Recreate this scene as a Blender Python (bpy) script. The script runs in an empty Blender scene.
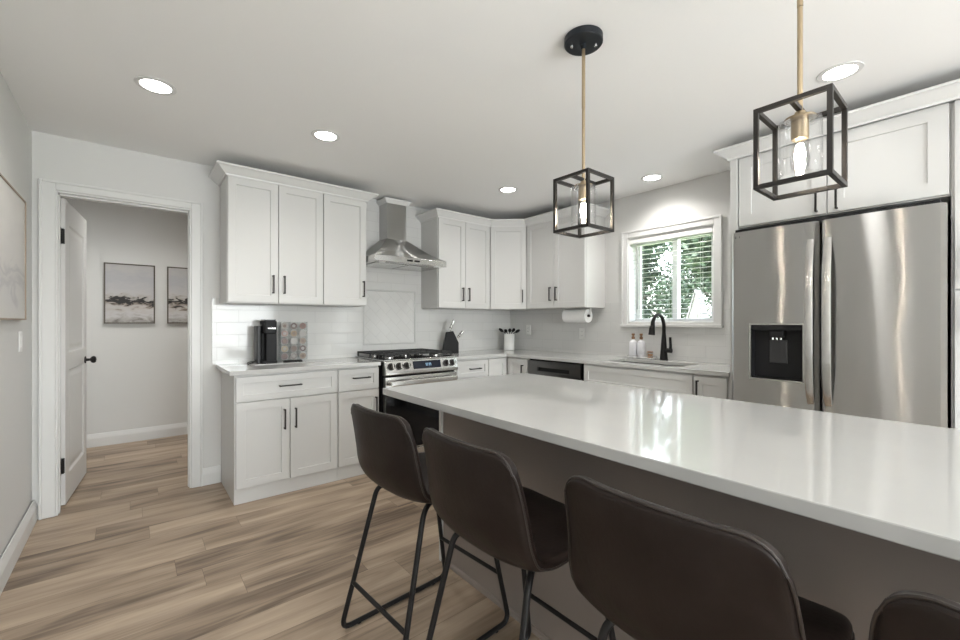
import bpy, bmesh, math, random
from mathutils import Vector, Matrix
random.seed(7)
C = bpy.context.scene.collection
PI = math.pi

# ------------------------------------------------------------------ camera
YAW = 0.6886
cam_d = bpy.data.cameras.new('camera')
cam_d.sensor_width = 36.0
cam_d.lens = 421.0 / 960 * 36.0
cam_d.shift_y = 2.2 / 960
cam_d.clip_start = 0.02
cam = bpy.data.objects.new('camera', cam_d)
cam.location = (0, 0, 1.25)
cam.rotation_euler = (PI / 2, 0, -YAW)
C.objects.link(cam)
bpy.context.scene.camera = cam

# ------------------------------------------------------------------ world, sun, fill light, exposure
w = bpy.data.worlds.new('sky')
bpy.context.scene.world = w
w.use_nodes = True
nt = w.node_tree
sky = nt.nodes.new('ShaderNodeTexSky')
sky.sky_type = 'NISHITA'
sky.sun_disc = False
sky.sun_elevation = math.radians(48)
sky.sun_rotation = math.radians(260)
sky.air_density = 1.0
sky.dust_density = 3.0
hs = nt.nodes.new('ShaderNodeHueSaturation')
hs.inputs['Saturation'].default_value = .35
nt.links.new(sky.outputs[0], hs.inputs['Color'])
nt.links.new(hs.outputs[0], nt.nodes['Background'].inputs[0])
nt.nodes['Background'].inputs[1].default_value = 2.2

def lamp(name, kind, loc, rot, energy, color=(1, 1, 1), **kw):
    d = bpy.data.lights.new(name, kind)
    d.energy = energy
    d.color = color
    for k, v in kw.items():
        setattr(d, k, v)
    o = bpy.data.objects.new(name, d)
    o.location = loc
    o.rotation_euler = rot
    C.objects.link(o)
    return o

sun_dir = Vector((1.0, -0.22, -0.95))
lamp('sun', 'SUN', (-10, 3, 12), sun_dir.to_track_quat('-Z', 'Y').to_euler(), 4.0, (1, .95, .87), angle=0.02)
# added fill light behind the camera, tilted up to bounce off the ceiling
lamp('rear_fill_light', 'AREA', (1.3, -3.22, 1.12), (-PI / 2 - math.radians(22), 0, PI), 150, (.93, .97, 1.0), shape='RECTANGLE', size=2.5, size_y=1.9)
LED = 14.0
SPOT = 23.0
LEDC = (1.0, .975, .935)
vs = bpy.context.scene.view_settings
vs.view_transform = 'Standard'
vs.look = 'None'
vs.gamma = 1.0
vs.use_curve_mapping = False
vs.exposure = 0.24

# ------------------------------------------------------------------ materials
def newmat(name):
    m = bpy.data.materials.new(name)
    m.use_nodes = True
    return m, m.node_tree, m.node_tree.nodes['Principled BSDF']

def mat(name, col, rough=.5, metal=0.0, spec=.5, bump=None, coat=0, trans=0, var=None):
    m, t, b = newmat(name)
    b.inputs['Base Color'].default_value = (*col, 1)
    b.inputs['Roughness'].default_value = rough
    b.inputs['Metallic'].default_value = metal
    b.inputs['Specular IOR Level'].default_value = spec
    if coat:
        b.inputs['Coat Weight'].default_value = coat
        b.inputs['Coat Roughness'].default_value = .05
    if trans:
        b.inputs['Transmission Weight'].default_value = trans
    tc = t.nodes.new('ShaderNodeTexCoord')
    if bump:
        n = t.nodes.new('ShaderNodeTexNoise')
        n.inputs['Scale'].default_value = bump[0]
        n.inputs['Detail'].default_value = 4
        t.links.new(tc.outputs['Object'], n.inputs['Vector'])
        bp = t.nodes.new('ShaderNodeBump')
        bp.inputs['Strength'].default_value = bump[1]
        bp.inputs['Distance'].default_value = .01
        t.links.new(n.outputs['Fac'], bp.inputs['Height'])
        t.links.new(bp.outputs[0], b.inputs['Normal'])
    if var:
        n = t.nodes.new('ShaderNodeTexNoise')
        n.inputs['Scale'].default_value = var[0]
        n.inputs['Detail'].default_value = 5
        t.links.new(tc.outputs['Object'], n.inputs['Vector'])
        mx = t.nodes.new('ShaderNodeMix')
        mx.data_type = 'RGBA'
        mx.inputs[6].default_value = (*col, 1)
        mx.inputs[7].default_value = (*var[1], 1)
        r = t.nodes.new('ShaderNodeMapRange')
        r.inputs[1].default_value = .4
        r.inputs[2].default_value = .65
        t.links.new(n.outputs['Fac'], r.inputs[0])
        t.links.new(r.outputs[0], mx.inputs[0])
        t.links.new(mx.outputs[2], b.inputs['Base Color'])
    return m

def emit(name, col, s):
    m, t, b = newmat(name)
    b.inputs['Base Color'].default_value = (*col, 1)
    b.inputs['Emission Color'].default_value = (*col, 1)
    b.inputs['Emission Strength'].default_value = s
    return m

def thin_glass(name, tint=(1, 1, 1), refl=1.0, rough=.0):
    m = bpy.data.materials.new(name)
    m.use_nodes = True
    t = m.node_tree
    t.nodes.clear()
    o = t.nodes.new('ShaderNodeOutputMaterial')
    tr = t.nodes.new('ShaderNodeBsdfTransparent')
    tr.inputs[0].default_value = (*tint, 1)
    g = t.nodes.new('ShaderNodeBsdfGlossy')
    g.inputs['Roughness'].default_value = rough
    lw = t.nodes.new('ShaderNodeLayerWeight')
    lw.inputs[0].default_value = .5
    pw_ = t.nodes.new('ShaderNodeMath')
    pw_.operation = 'POWER'
    pw_.inputs[1].default_value = 5
    t.links.new(lw.outputs['Facing'], pw_.inputs[0])
    fr = t.nodes.new('ShaderNodeMath')
    fr.operation = 'MULTIPLY_ADD'
    fr.inputs[1].default_value = .96
    fr.inputs[2].default_value = .04
    t.links.new(pw_.outputs[0], fr.inputs[0])
    ml = t.nodes.new('ShaderNodeMath')
    ml.operation = 'MULTIPLY'
    ml.inputs[1].default_value = refl
    mx = t.nodes.new('ShaderNodeMixShader')
    t.links.new(fr.outputs[0], ml.inputs[0])
    t.links.new(ml.outputs[0], mx.inputs[0])
    t.links.new(tr.outputs[0], mx.inputs[1])
    t.links.new(g.outputs[0], mx.inputs[2])
    t.links.new(mx.outputs[0], o.inputs[0])
    return m

def steel(name, col=(.58, .575, .56), rough=.3, aniso=.85, rot=0.0, wav=0.0):
    m, t, b = newmat(name)
    b.inputs['Base Color'].default_value = (*col, 1)
    b.inputs['Metallic'].default_value = 1
    b.inputs['Roughness'].default_value = rough
    b.inputs['Anisotropic'].default_value = aniso
    b.inputs['Anisotropic Rotation'].default_value = rot
    tg = t.nodes.new('ShaderNodeTangent')
    tg.direction_type = 'RADIAL'
    tg.axis = 'Z'
    t.links.new(tg.outputs[0], b.inputs['Tangent'])
    tc = t.nodes.new('ShaderNodeTexCoord')
    mp = t.nodes.new('ShaderNodeMapping')
    mp.inputs['Scale'].default_value = (2, 2, 260)
    n = t.nodes.new('ShaderNodeTexNoise')
    n.inputs['Scale'].default_value = 3
    t.links.new(tc.outputs['Object'], mp.inputs[0])
    t.links.new(mp.outputs[0], n.inputs['Vector'])
    r = t.nodes.new('ShaderNodeMapRange')
    r.inputs[3].default_value = rough * .96
    r.inputs[4].default_value = rough * 1.04
    t.links.new(n.outputs['Fac'], r.inputs[0])
    t.links.new(r.outputs[0], b.inputs['Roughness'])
    if wav:
        n2 = t.nodes.new('ShaderNodeTexNoise')
        n2.inputs['Scale'].default_value = 2.2
        mp2 = t.nodes.new('ShaderNodeMapping')
        mp2.inputs['Scale'].default_value = (1, 2.6, .6)
        t.links.new(tc.outputs['Object'], mp2.inputs[0])
        t.links.new(mp2.outputs[0], n2.inputs['Vector'])
        bp = t.nodes.new('ShaderNodeBump')
        bp.inputs['Strength'].default_value = wav
        bp.inputs['Distance'].default_value = .05
        t.links.new(n2.outputs['Fac'], bp.inputs['Height'])
        t.links.new(bp.outputs[0], b.inputs['Normal'])
    return m

def brushed(name, col, alpha=.085, an=.84, wav=.15):
    m = bpy.data.materials.new(name)
    m.use_nodes = True
    t = m.node_tree
    t.nodes.clear()
    o = t.nodes.new('ShaderNodeOutputMaterial')
    g = t.nodes.new('ShaderNodeBsdfAnisotropic')
    g.inputs['Color'].default_value = (*col, 1)
    g.inputs['Roughness'].default_value = math.sqrt(alpha)
    g.inputs['Anisotropy'].default_value = an
    tg = t.nodes.new('ShaderNodeTangent')
    tg.direction_type = 'RADIAL'
    tg.axis = 'Z'
    t.links.new(tg.outputs[0], g.inputs['Tangent'])
    tc = t.nodes.new('ShaderNodeTexCoord')
    mp2 = t.nodes.new('ShaderNodeMapping')
    mp2.inputs['Scale'].default_value = (1, 2.4, .8)
    n2 = t.nodes.new('ShaderNodeTexNoise')
    n2.inputs['Scale'].default_value = 2.2
    n2.inputs['Detail'].default_value = 1
    t.links.new(tc.outputs['Object'], mp2.inputs[0])
    t.links.new(mp2.outputs[0], n2.inputs['Vector'])
    bp = t.nodes.new('ShaderNodeBump')
    bp.inputs['Strength'].default_value = wav
    bp.inputs['Distance'].default_value = .03
    t.links.new(n2.outputs['Fac'], bp.inputs['Height'])
    t.links.new(bp.outputs[0], g.inputs['Normal'])
    t.links.new(g.outputs[0], o.inputs[0])
    return m

def plank_mat():
    m, t, b = newmat('oak_plank')
    N = t.nodes.new
    L = t.links.new
    def math_(op, a, bb=None):
        n = N('ShaderNodeMath')
        n.operation = op
        for i, v in enumerate((a, bb)):
            if v is None:
                continue
            if isinstance(v, (int, float)):
                n.inputs[i].default_value = v
            else:
                L(v, n.inputs[i])
        return n.outputs[0]
    tc = N('ShaderNodeTexCoord')
    sp = N('ShaderNodeSeparateXYZ')
    L(tc.outputs['Object'], sp.inputs[0])
    X, Y = sp.outputs[0], sp.outputs[1]
    W, LEN = .182, 1.22
    row = math_('FLOOR', math_('DIVIDE', Y, W))
    wn = N('ShaderNodeTexWhiteNoise')
    wn.noise_dimensions = '1D'
    L(row, wn.inputs['W'])
    xs = math_('ADD', X, math_('MULTIPLY', wn.outputs['Value'], 7.3))
    col = math_('FLOOR', math_('DIVIDE', xs, LEN))
    cid = N('ShaderNodeCombineXYZ')
    L(row, cid.inputs[0]); L(col, cid.inputs[1])
    wn2 = N('ShaderNodeTexWhiteNoise')
    wn2.noise_dimensions = '2D'
    L(cid.outputs[0], wn2.inputs['Vector'])
    pid = wn2.outputs['Value']
    # grain coordinates, shifted per plank
    gx = math_('ADD', math_('MULTIPLY', X, 1.15), math_('MULTIPLY', pid, 37.0))
    gy = math_('ADD', math_('MULTIPLY', Y, 6.5), math_('MULTIPLY', pid, 91.0))
    g = N('ShaderNodeCombineXYZ')
    L(gx, g.inputs[0]); L(gy, g.inputs[1])
    n1 = N('ShaderNodeTexNoise')
    n1.inputs['Scale'].default_value = 1.3
    n1.inputs['Detail'].default_value = 3
    n1.inputs['Distortion'].default_value = .7
    L(g.outputs[0], n1.inputs['Vector'])
    gy2 = math_('MULTIPLY', gy, 7.0)
    g2 = N('ShaderNodeCombineXYZ')
    L(gx, g2.inputs[0]); L(gy2, g2.inputs[1])
    n2 = N('ShaderNodeTexNoise')
    n2.inputs['Scale'].default_value = 1.5
    n2.inputs['Detail'].default_value = 5
    L(g2.outputs[0], n2.inputs['Vector'])
    f = math_('ADD', math_('ADD', math_('MULTIPLY', pid, .17), math_('MULTIPLY', n1.outputs['Fac'], .85)), math_('MULTIPLY', n2.outputs['Fac'], .26))
    cr = N('ShaderNodeValToRGB')
    e = cr.color_ramp.elements
    e[0].position = .42; e[0].color = (.125, .088, .062, 1)
    e[1].position = .86; e[1].color = (.50, .392, .290, 1)
    x = cr.color_ramp.elements.new(.62); x.color = (.335, .252, .181, 1)
    L(f, cr.inputs[0])
    # joints
    def edge(v, period, wd):
        fr = math_('FRACT', math_('DIVIDE', v, period))
        d = math_('MINIMUM', fr, math_('SUBTRACT', 1.0, fr))
        return math_('LESS_THAN', d, wd / period)
    j = math_('MAXIMUM', edge(Y, W, .0011), edge(xs, LEN, .0011))
    mx = N('ShaderNodeMix')
    mx.data_type = 'RGBA'
    L(math_('MULTIPLY', j, .55), mx.inputs[0])
    L(cr.outputs[0], mx.inputs[6])
    mx.inputs[7].default_value = (.07, .045, .03, 1)
    L(mx.outputs[2], b.inputs['Base Color'])
    b.inputs['Roughness'].default_value = .42
    b.inputs['Specular IOR Level'].default_value = .35
    bp = N('ShaderNodeBump')
    bp.inputs['Strength'].default_value = .12
    bp.inputs['Distance'].default_value = .002
    L(math_('SUBTRACT', n2.outputs['Fac'], j), bp.inputs['Height'])
    L(bp.outputs[0], b.inputs['Normal'])
    return m

def tile_mat(name, axis, bw=.30, bh=.0985, rot=0.0, off=.5, zoff=.92):
    m, t, b = newmat(name)
    tc = t.nodes.new('ShaderNodeTexCoord')
    sp = t.nodes.new('ShaderNodeSeparateXYZ')
    cb = t.nodes.new('ShaderNodeCombineXYZ')
    t.links.new(tc.outputs['Object'], sp.inputs[0])
    t.links.new(sp.outputs[axis], cb.inputs[0])
    sb = t.nodes.new('ShaderNodeMath')
    sb.operation = 'SUBTRACT'
    sb.inputs[1].default_value = zoff
    t.links.new(sp.outputs[2], sb.inputs[0])
    t.links.new(sb.outputs[0], cb.inputs[1])
    mp = t.nodes.new('ShaderNodeMapping')
    mp.inputs['Rotation'].default_value = (0, 0, rot)
    t.links.new(cb.outputs[0], mp.inputs[0])
    br = t.nodes.new('ShaderNodeTexBrick')
    br.offset = off
    br.inputs['Scale'].default_value = 1
    br.inputs['Brick Width'].default_value = bw
    br.inputs['Row Height'].default_value = bh
    br.inputs['Mortar Size'].default_value = .0016
    br.inputs['Mortar Smooth'].default_value = .3
    br.inputs['Color1'].default_value = (.68, .677, .663, 1)
    br.inputs['Color2'].default_value = (.66, .657, .643, 1)
    br.inputs['Mortar'].default_value = (.57, .567, .555, 1)
    t.links.new(mp.outputs[0], br.inputs['Vector'])
    t.links.new(br.outputs['Color'], b.inputs['Base Color'])
    b.inputs['Roughness'].default_value = .09
    iv = t.nodes.new('ShaderNodeMath')
    iv.operation = 'SUBTRACT'
    iv.inputs[0].default_value = 1
    t.links.new(br.outputs['Fac'], iv.inputs[1])
    bp = t.nodes.new('ShaderNodeBump')
    bp.inputs['Strength'].default_value = .5
    bp.inputs['Distance'].default_value = .002
    t.links.new(iv.outputs[0], bp.inputs['Height'])
    t.links.new(bp.outputs[0], b.inputs['Normal'])
    return m

def art_mat(name, kind, y0, x0):
    """abstract landscape: pale sky, broken dark tree line, pale foreground. coordinates: object Z and along-wall axis"""
    m, t, b = newmat(name)
    N = t.nodes.new
    L = t.links.new
    tc = N('ShaderNodeTexCoord')
    sp = N('ShaderNodeSeparateXYZ')
    L(tc.outputs['Object'], sp.inputs[0])
    n = N('ShaderNodeTexNoise')
    n.inputs['Scale'].default_value = 11 if kind else 3.2
    n.inputs['Detail'].default_value = 8
    n.inputs['Distortion'].default_value = .8
    mp = N('ShaderNodeMapping')
    mp.inputs['Scale'].default_value = (1, 1, 2.2)
    mp.inputs['Location'].default_value = (x0, y0, 0)
    L(tc.outputs['Object'], mp.inputs[0])
    L(mp.outputs[0], n.inputs['Vector'])
    a = N('ShaderNodeMath')
    a.operation = 'MULTIPLY_ADD'
    a.inputs[1].default_value = .24 if kind else .55
    L(n.outputs['Fac'], a.inputs[0])
    L(sp.outputs[2], a.inputs[2])
    r = N('ShaderNodeMapRange')
    z0, h = (-.315, .63) if kind else (-.33, .66)
    r.inputs[1].default_value = z0 + (.12 if kind else .27)
    r.inputs[2].default_value = z0 + h + (.12 if kind else .27)
    L(a.outputs[0], r.inputs[0])
    cr = N('ShaderNodeValToRGB')
    els = ([(.0, (.20, .185, .17)), (.07, (.42, .40, .38)), (.16, (.56, .55, .55)), (.27, (.50, .47, .44)), (.32, (.24, .20, .17)),
            (.345, (.025, .023, .022)), (.41, (.03, .028, .027)), (.435, (.42, .39, .36)), (.5, (.5, .49, .49)), (.75, (.44, .44, .46)), (.95, (.5, .49, .48))]
           if kind else
           [(0, (.62, .61, .59)), (.18, (.60, .59, .58)), (.27, (.50, .49, .495)), (.36, (.60, .585, .57)), (.42, (.49, .48, .485)), (.50, (.63, .61, .59)), (1, (.70, .68, .65))])
    e = cr.color_ramp.elements
    e[0].position, e[0].color = els[0][0], (*els[0][1], 1)
    e[1].position, e[1].color = els[-1][0], (*els[-1][1], 1)
    for p, c in els[1:-1]:
        q = cr.color_ramp.elements.new(p)
        q.color = (*c, 1)
    L(r.outputs[0], cr.inputs[0])
    L(cr.outputs[0], b.inputs['Base Color'])
    b.inputs['Roughness'].default_value = .6
    return m

def leaf_mat(name, c1, c2):
    m = mat(name, c1, .55, var=(1.3, c2))
    return m

M = dict(
    wall=mat('wall_paint', (.66, .655, .64), .6, bump=(180, .02)),
    hall=mat('hall_paint', (.70, .70, .685), .6, bump=(180, .02)),
    ceil=mat('ceiling_paint', (.88, .876, .865), .75, bump=(160, .03)),
    trim=mat('trim_paint', (.70, .698, .685), .35, bump=(60, .01)),
    cab=mat('cabinet_paint', (.62, .615, .60), .36, bump=(90, .008)),
    quartz=mat('white_quartz', (.53, .527, .515), .07, spec=.5, var=(3.0, (.51, .507, .495))),
    panel=mat('island_paint_shaded', (.265, .225, .203), .5, spec=.3, bump=(90, .01)),  # white-ish paint; the shade below the island top is put into the colour
    black=mat('black_metal', (.012, .011, .011), .42, spec=.25, bump=(200, .02)),
    pull=mat('dark_pull', (.045, .042, .040), .38, .8),
    matte=mat('matte_black_plastic', (.013, .013, .014), .5, spec=.22, bump=(300, .02)),
    gloss=mat('gloss_black', (.006, .006, .007), .08, spec=.25),
    iron=mat('cast_iron', (.02, .02, .02), .55, bump=(250, .15)),
    leather=mat('brown_leather', (.0125, .0075, .0060), .40, spec=.22, bump=(70, .06), var=(9, (.019, .013, .011))),
    seam=mat('leather_piping', (.028, .021, .018), .42),
    brass=mat('brushed_brass', (.50, .40, .27), .35, 1.0),
    canopy=mat('canopy_black', (.03, .035, .042), .35, .7),
    dark=mat('dark_interior', (.006, .006, .006), .6),
    white=mat('white_ceramic', (.80, .80, .78), .25),
    plast=mat('white_plastic', (.80, .80, .78), .35),
    paper=mat('paper_towel', (.82, .82, .81), .9, bump=(140, .2)),
    blind=mat('blind_slat', (.86, .86, .85), .45),
    wood=mat('bottle_wood', (.30, .17, .09), .5, var=(60, (.20, .11, .06))),
    artwood=mat('art_frame_wood', (.32, .25, .19), .5),
    artdark=mat('art_frame_bronze', (.10, .085, .065), .45),
    candle=mat('candle_wax', (.45, .24, .13), .4),
    lawn=mat('lawn', (.10, .17, .05), .9, var=(3, (.16, .22, .07))),
    bark=mat('bark', (.030, .027, .023), .9, bump=(20, .5)),
    siding=mat('white_siding', (.11, .115, .108), .6, bump=(6, .1)),
    roof=mat('shingle', (.16, .16, .165), .9, bump=(30, .4)),
    glass=thin_glass('window_glass', (.97, .985, .975), .9),
    shade=thin_glass('lamp_glass', (.97, .97, .97), 1.6, .01),
    acryl=thin_glass('clear_acrylic', (.93, .94, .94), 1.0),
    steel=brushed('brushed_steel', (.55, .547, .535)),
    steel2=steel('bright_steel', (.60, .595, .58), .24, .5, rot=.25),
    slate=brushed('dark_steel', (.16, .157, .153), .09, .6, 0),
    fridge_side=mat('fridge_side_grey', (.10, .10, .10), .45, .3),
    led=emit('led_diffuser', LEDC, LED),
    bulb=emit('lamp_filament', (1.0, .89, .73), 200),
    disp=emit('range_display', (.35, .6, .9), .14),
    screen=mat('dark_screen', (.012, .016, .026), .1),
    floor=plank_mat(),
    tile_b=tile_mat('subway_tile_range', 0),
    tile_r=tile_mat('subway_tile_sink', 1),
    tile_d=tile_mat('diagonal_tile', 0, .16, .08, PI / 4, .5),
    pencil=mat('pencil_tile', (.59, .587, .573), .12),
    art_hall=art_mat('hall_painting', 1, 1.7, .3),
    art_hall2=art_mat('hall_painting_small', 1, 5.1, 8.9),
    art_left=art_mat('pale_painting', 0, 2.2, 0),
    leaf=leaf_mat('leaf_green', (.034, .068, .032), (.072, .12, .052)),
    leaf2=leaf_mat('leaf_dark', (.018, .038, .024), (.043, .073, .042)),
)

# ------------------------------------------------------------------ mesh helpers
def nb():
    return bmesh.new()

def box(bm, x0, x1, y0, y1, z0, z1, T=None):
    vs_ = [bm.verts.new(Vector((x, y, z)) if T is None else T @ Vector((x, y, z)))
           for z in (z0, z1) for y in (y0, y1) for x in (x0, x1)]
    for f in ((0, 2, 3, 1), (4, 5, 7, 6), (0, 1, 5, 4), (2, 6, 7, 3), (0, 4, 6, 2), (1, 3, 7, 5)):
        bm.faces.new([vs_[i] for i in f])
    return bm

def prism(bm, pts, a0, a1, axis):
    """closed outline pts (2D) extruded along axis 0/1/2 from a0 to a1; the 2D coordinates fill the other axes in order"""
    def P(p, a):
        l = list(p)
        l.insert(axis, a)
        return Vector(l)
    lo = [bm.verts.new(P(p, a0)) for p in pts]
    hi = [bm.verts.new(P(p, a1)) for p in pts]
    n = len(pts)
    bm.faces.new(lo); bm.faces.new(hi)
    for i in range(n):
        bm.faces.new((lo[i], lo[(i + 1) % n], hi[(i + 1) % n], hi[i]))
    return bm

def frame_from(d):
    d = d.normalized()
    a = Vector((0, 0, 1)) if abs(d.z) < .9 else Vector((1, 0, 0))
    u = d.cross(a).normalized()
    return u, d.cross(u).normalized()

def tube(bm, pts, r, n=12, closed=False, caps=True):
    pts = [Vector(p) for p in pts]
    rs = r if isinstance(r, (list, tuple)) else [r] * len(pts)
    rings = []
    u = None
    for i, p in enumerate(pts):
        if closed:
            d = pts[(i + 1) % len(pts)] - pts[i - 1]
        else:
            d = pts[min(i + 1, len(pts) - 1)] - pts[max(i - 1, 0)]
        d.normalize()
        if u is None:
            u, v = frame_from(d)
        else:
            u = (u - d * u.dot(d)).normalized()
            v = d.cross(u)
        rings.append([bm.verts.new(p + (u * math.cos(2 * PI * k / n) + v * math.sin(2 * PI * k / n)) * rs[i]) for k in range(n)])
    m = len(rings)
    for i in range(m if closed else m - 1):
        A, B = rings[i], rings[(i + 1) % m]
        for k in range(n):
            f = bm.faces.new((A[k], A[(k + 1) % n], B[(k + 1) % n], B[k]))
            f.smooth = True
    if caps and not closed:
        bm.faces.new(rings[0]); bm.faces.new(rings[-1])
    return bm

def rounded(pts, rad, n=6):
    pts = [Vector(p) for p in pts]
    out = [pts[0]]
    for i in range(1, len(pts) - 1):
        a, b, c = pts[i - 1], pts[i], pts[i + 1]
        r = min(rad, (a - b).length * .49, (c - b).length * .49)
        p = b + (a - b).normalized() * r
        q = b + (c - b).normalized() * r
        for k in range(n + 1):
            s = k / n
            out.append(p * (1 - s) ** 2 + b * 2 * s * (1 - s) + q * s * s)
    out.append(pts[-1])
    return out

def lathe(bm, prof, center, axis='Z', n=32, smooth=True, T=None, annulus=False):
    """prof: list of (radius, height)"""
    c = Vector(center)
    rings = []
    for r, h in prof:
        ring = []
        for k in range(n):
            a = 2 * PI * k / n
            p = Vector((r * math.cos(a), r * math.sin(a), h))
            if axis == 'X': p = Vector((p.z, p.x, p.y))
            if axis == 'Y': p = Vector((p.x, p.z, -p.y))
            if T is not None: p = T @ p
            ring.append(bm.verts.new(c + p))
        rings.append(ring)
    for A, B in zip(rings, rings[1:]):
        for k in range(n):
            f = bm.faces.new((A[k], A[(k + 1) % n], B[(k + 1) % n], B[k]))
            f.smooth = smooth
    if annulus:
        for k in range(n):
            bm.faces.new((rings[-1][k], rings[-1][(k + 1) % n], rings[0][(k + 1) % n], rings[0][k]))
        return bm
    for R in (rings[0], rings[-1]):
        bm.faces.new(R)
    return bm

def slab(bm, xs, ys, keep, z0, z1):
    V = {}
    def v(i, j, z):
        k = (i, j, z)
        if k not in V:
            V[k] = bm.verts.new((xs[i], ys[j], z))
        return V[k]
    ok = lambda i, j: 0 <= i < len(xs) - 1 and 0 <= j < len(ys) - 1 and keep(i, j)
    for i in range(len(xs) - 1):
        for j in range(len(ys) - 1):
            if not ok(i, j): continue
            for z in (z0, z1):
                bm.faces.new((v(i, j, z), v(i + 1, j, z), v(i + 1, j + 1, z), v(i, j + 1, z)))
            for (di, dj, a, b) in ((-1, 0, (i, j), (i, j + 1)), (1, 0, (i + 1, j), (i + 1, j + 1)), (0, -1, (i, j), (i + 1, j)), (0, 1, (i, j + 1), (i + 1, j + 1))):
                if not ok(i + di, j + dj):
                    bm.faces.new((v(*a, z0), v(*b, z0), v(*b, z1), v(*a, z1)))
    return bm

def sweep(bm, path, prof):
    """mitred sweep of an (out, z) profile along a 2D polyline; 'out' points to the left of travel"""
    path = [Vector(p) for p in path]
    rings = []
    for i, p in enumerate(path):
        d0 = (path[i] - path[i - 1]).normalized() if i else None
        d1 = (path[i + 1] - path[i]).normalized() if i < len(path) - 1 else None
        n0 = Vector((-d0.y, d0.x)) if d0 else None
        n1 = Vector((-d1.y, d1.x)) if d1 else None
        if n0 and n1:
            mm = (n0 + n1).normalized()
            mm = mm / max(.2, mm.dot(n0))
        else:
            mm = n0 or n1
        rings.append([bm.verts.new((p.x + mm.x * o, p.y + mm.y * o, z)) for o, z in prof])
    n = len(prof)
    for A, B in zip(rings, rings[1:]):
        for k in range(n):
            bm.faces.new((A[k], A[(k + 1) % n], B[(k + 1) % n], B[k]))
    bm.faces.new(rings[0]); bm.faces.new(rings[-1])
    return bm

def world_loc(o):
    p = Vector((0, 0, 0))
    while o:
        p += o.location
        o = o.parent
    return p

def obj(name, bm, m, parent=None, bevel=0, smooth=False, origin=None, label=None):
    """bm is in world coordinates; one mesh object"""
    bmesh.ops.recalc_face_normals(bm, faces=bm.faces)
    base = world_loc(parent) if parent else Vector(origin or (0, 0, 0))
    if base.length:
        bmesh.ops.translate(bm, verts=bm.verts, vec=-base)
    if smooth:
        for f in bm.faces: f.smooth = True
    for e_ in bm.edges:
        if len(e_.link_faces) == 2 and e_.calc_face_angle(0) > .65: e_.smooth = False
    me = bpy.data.meshes.new(name)
    bm.to_mesh(me)
    bm.free()
    me.materials.append(m)
    o = bpy.data.objects.new(name, me)
    C.objects.link(o)
    if parent: o.parent = parent
    else: o.location = base
    if bevel:
        b = o.modifiers.new('bevel', 'BEVEL')
        b.width = bevel
        b.segments = 2
        b.limit_method = 'ANGLE'
        b.angle_limit = math.radians(40)
    if label: o['label'] = label
    return o

def tag(o, label, cat, group=None):
    o['label'] = label
    o['category'] = cat
    if group: o['group'] = group
    return o

def thing(name, label, cat, loc, group=None):
    o = bpy.data.objects.new(name, None)
    o.empty_display_size = .05
    o.location = loc
    C.objects.link(o)
    return tag(o, label, cat, group)

def struct(name, bm, m, parent=None, bevel=0, smooth=False):
    o = obj(name, bm, m, parent, bevel, smooth)
    if not parent: o['kind'] = 'structure'
    return o

def copy_tree(o, parent=None):
    c = o.copy()
    C.objects.link(c)
    c.parent = parent
    for ch in list(o.children):
        copy_tree(ch, c)
    return c

def B(*a):
    return box(nb(), *a)

# ------------------------------------------------------------------ setting
YB, XR, XL, ZC, YS = 3.842, 3.658, -.495, 2.457, -3.3
HX0, HX1, HY0, HY1 = -1.5, 1.6, 3.962, 5.72
DX0, DX1, DZ = -.396, .344, 2.110            # doorway opening
struct('floor', B(-1.7, 3.9, -3.5, 5.9, -.12, 0), M['floor'])
struct('ceiling', B(-1.7, 3.9, -3.5, 5.9, ZC, ZC + .14), M['ceil'])
bm = nb()
box(bm, -1.7, DX0, YB, HY0, 0, ZC); box(bm, DX1, 3.9, YB, HY0, 0, ZC); box(bm, DX0, DX1, YB, HY0, DZ, ZC)
struct('wall_back', bm, M['wall'])
struct('wall_left', B(XL - .12, XL, YS, YB, 0, ZC), M['wall'])
WY0, WY1, WZ0, WZ1 = 1.435, 2.21, 1.25, 2.05   # kitchen window opening
bm = nb()
box(bm, XR, XR + .24, YS, WY0, 0, ZC); box(bm, XR, XR + .24, WY1, YB, 0, ZC)
box(bm, XR, XR + .24, WY0, WY1, 0, WZ0); box(bm, XR, XR + .24, WY0, WY1, WZ1, ZC)
struct('wall_right', bm, M['wall'])
bm = nb()
box(bm, XL - .12, .0, YS - .15, YS, 0, ZC); box(bm, 2.6, XR + .24, YS - .15, YS, 0, ZC); box(bm, 0, 2.6, YS - .15, YS, 2.1, ZC)
struct('wall_front', bm, M['wall'])
struct('wall_hall_back', B(HX0, HX1, HY1, HY1 + .1, 0, ZC), M['hall'])
struct('wall_hall_left', B(HX0 - .1, HX0, HY0, HY1 + .1, 0, ZC), M['hall'])
struct('wall_hall_right', B(HX1, HX1 + .1, HY0, HY1 + .1, 0, ZC), M['hall'])

bp_ = [(0, 0), (.017, 0), (.017, .085), (.013, .10), (.007, .118), (.004, .128), (0, .13)]
struct('baseboard_left', sweep(nb(), [(XL + .008, YB), (XL + .008, YS)], [(o, z) for o, z in bp_]), M['trim'])
struct('baseboard_back', sweep(nb(), [(.523, YB), (.392, YB)], [(-o, z) for o, z in bp_]) if False else sweep(nb(), [(.526, YB), (.394, YB)], [(o, z) for o, z in bp_]), M['trim'])
struct('baseboard_hall_back', sweep(nb(), [(HX1, HY1), (HX0, HY1)], bp_), M['trim'])

# doorway casing
bm = nb()
cw = .073
def casing(bm, x0, x1):
    box(bm, x0, x1, YB - .018, YB, 0, 2.157)
casing(bm, DX0 + .008 - cw, DX0 + .008)
casing(bm, DX1 - .008, DX1 - .008 + .068)
box(bm, DX0 + .0082, DX1 - .0082, YB - .018, YB, DZ - .008, 2.157)
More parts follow.
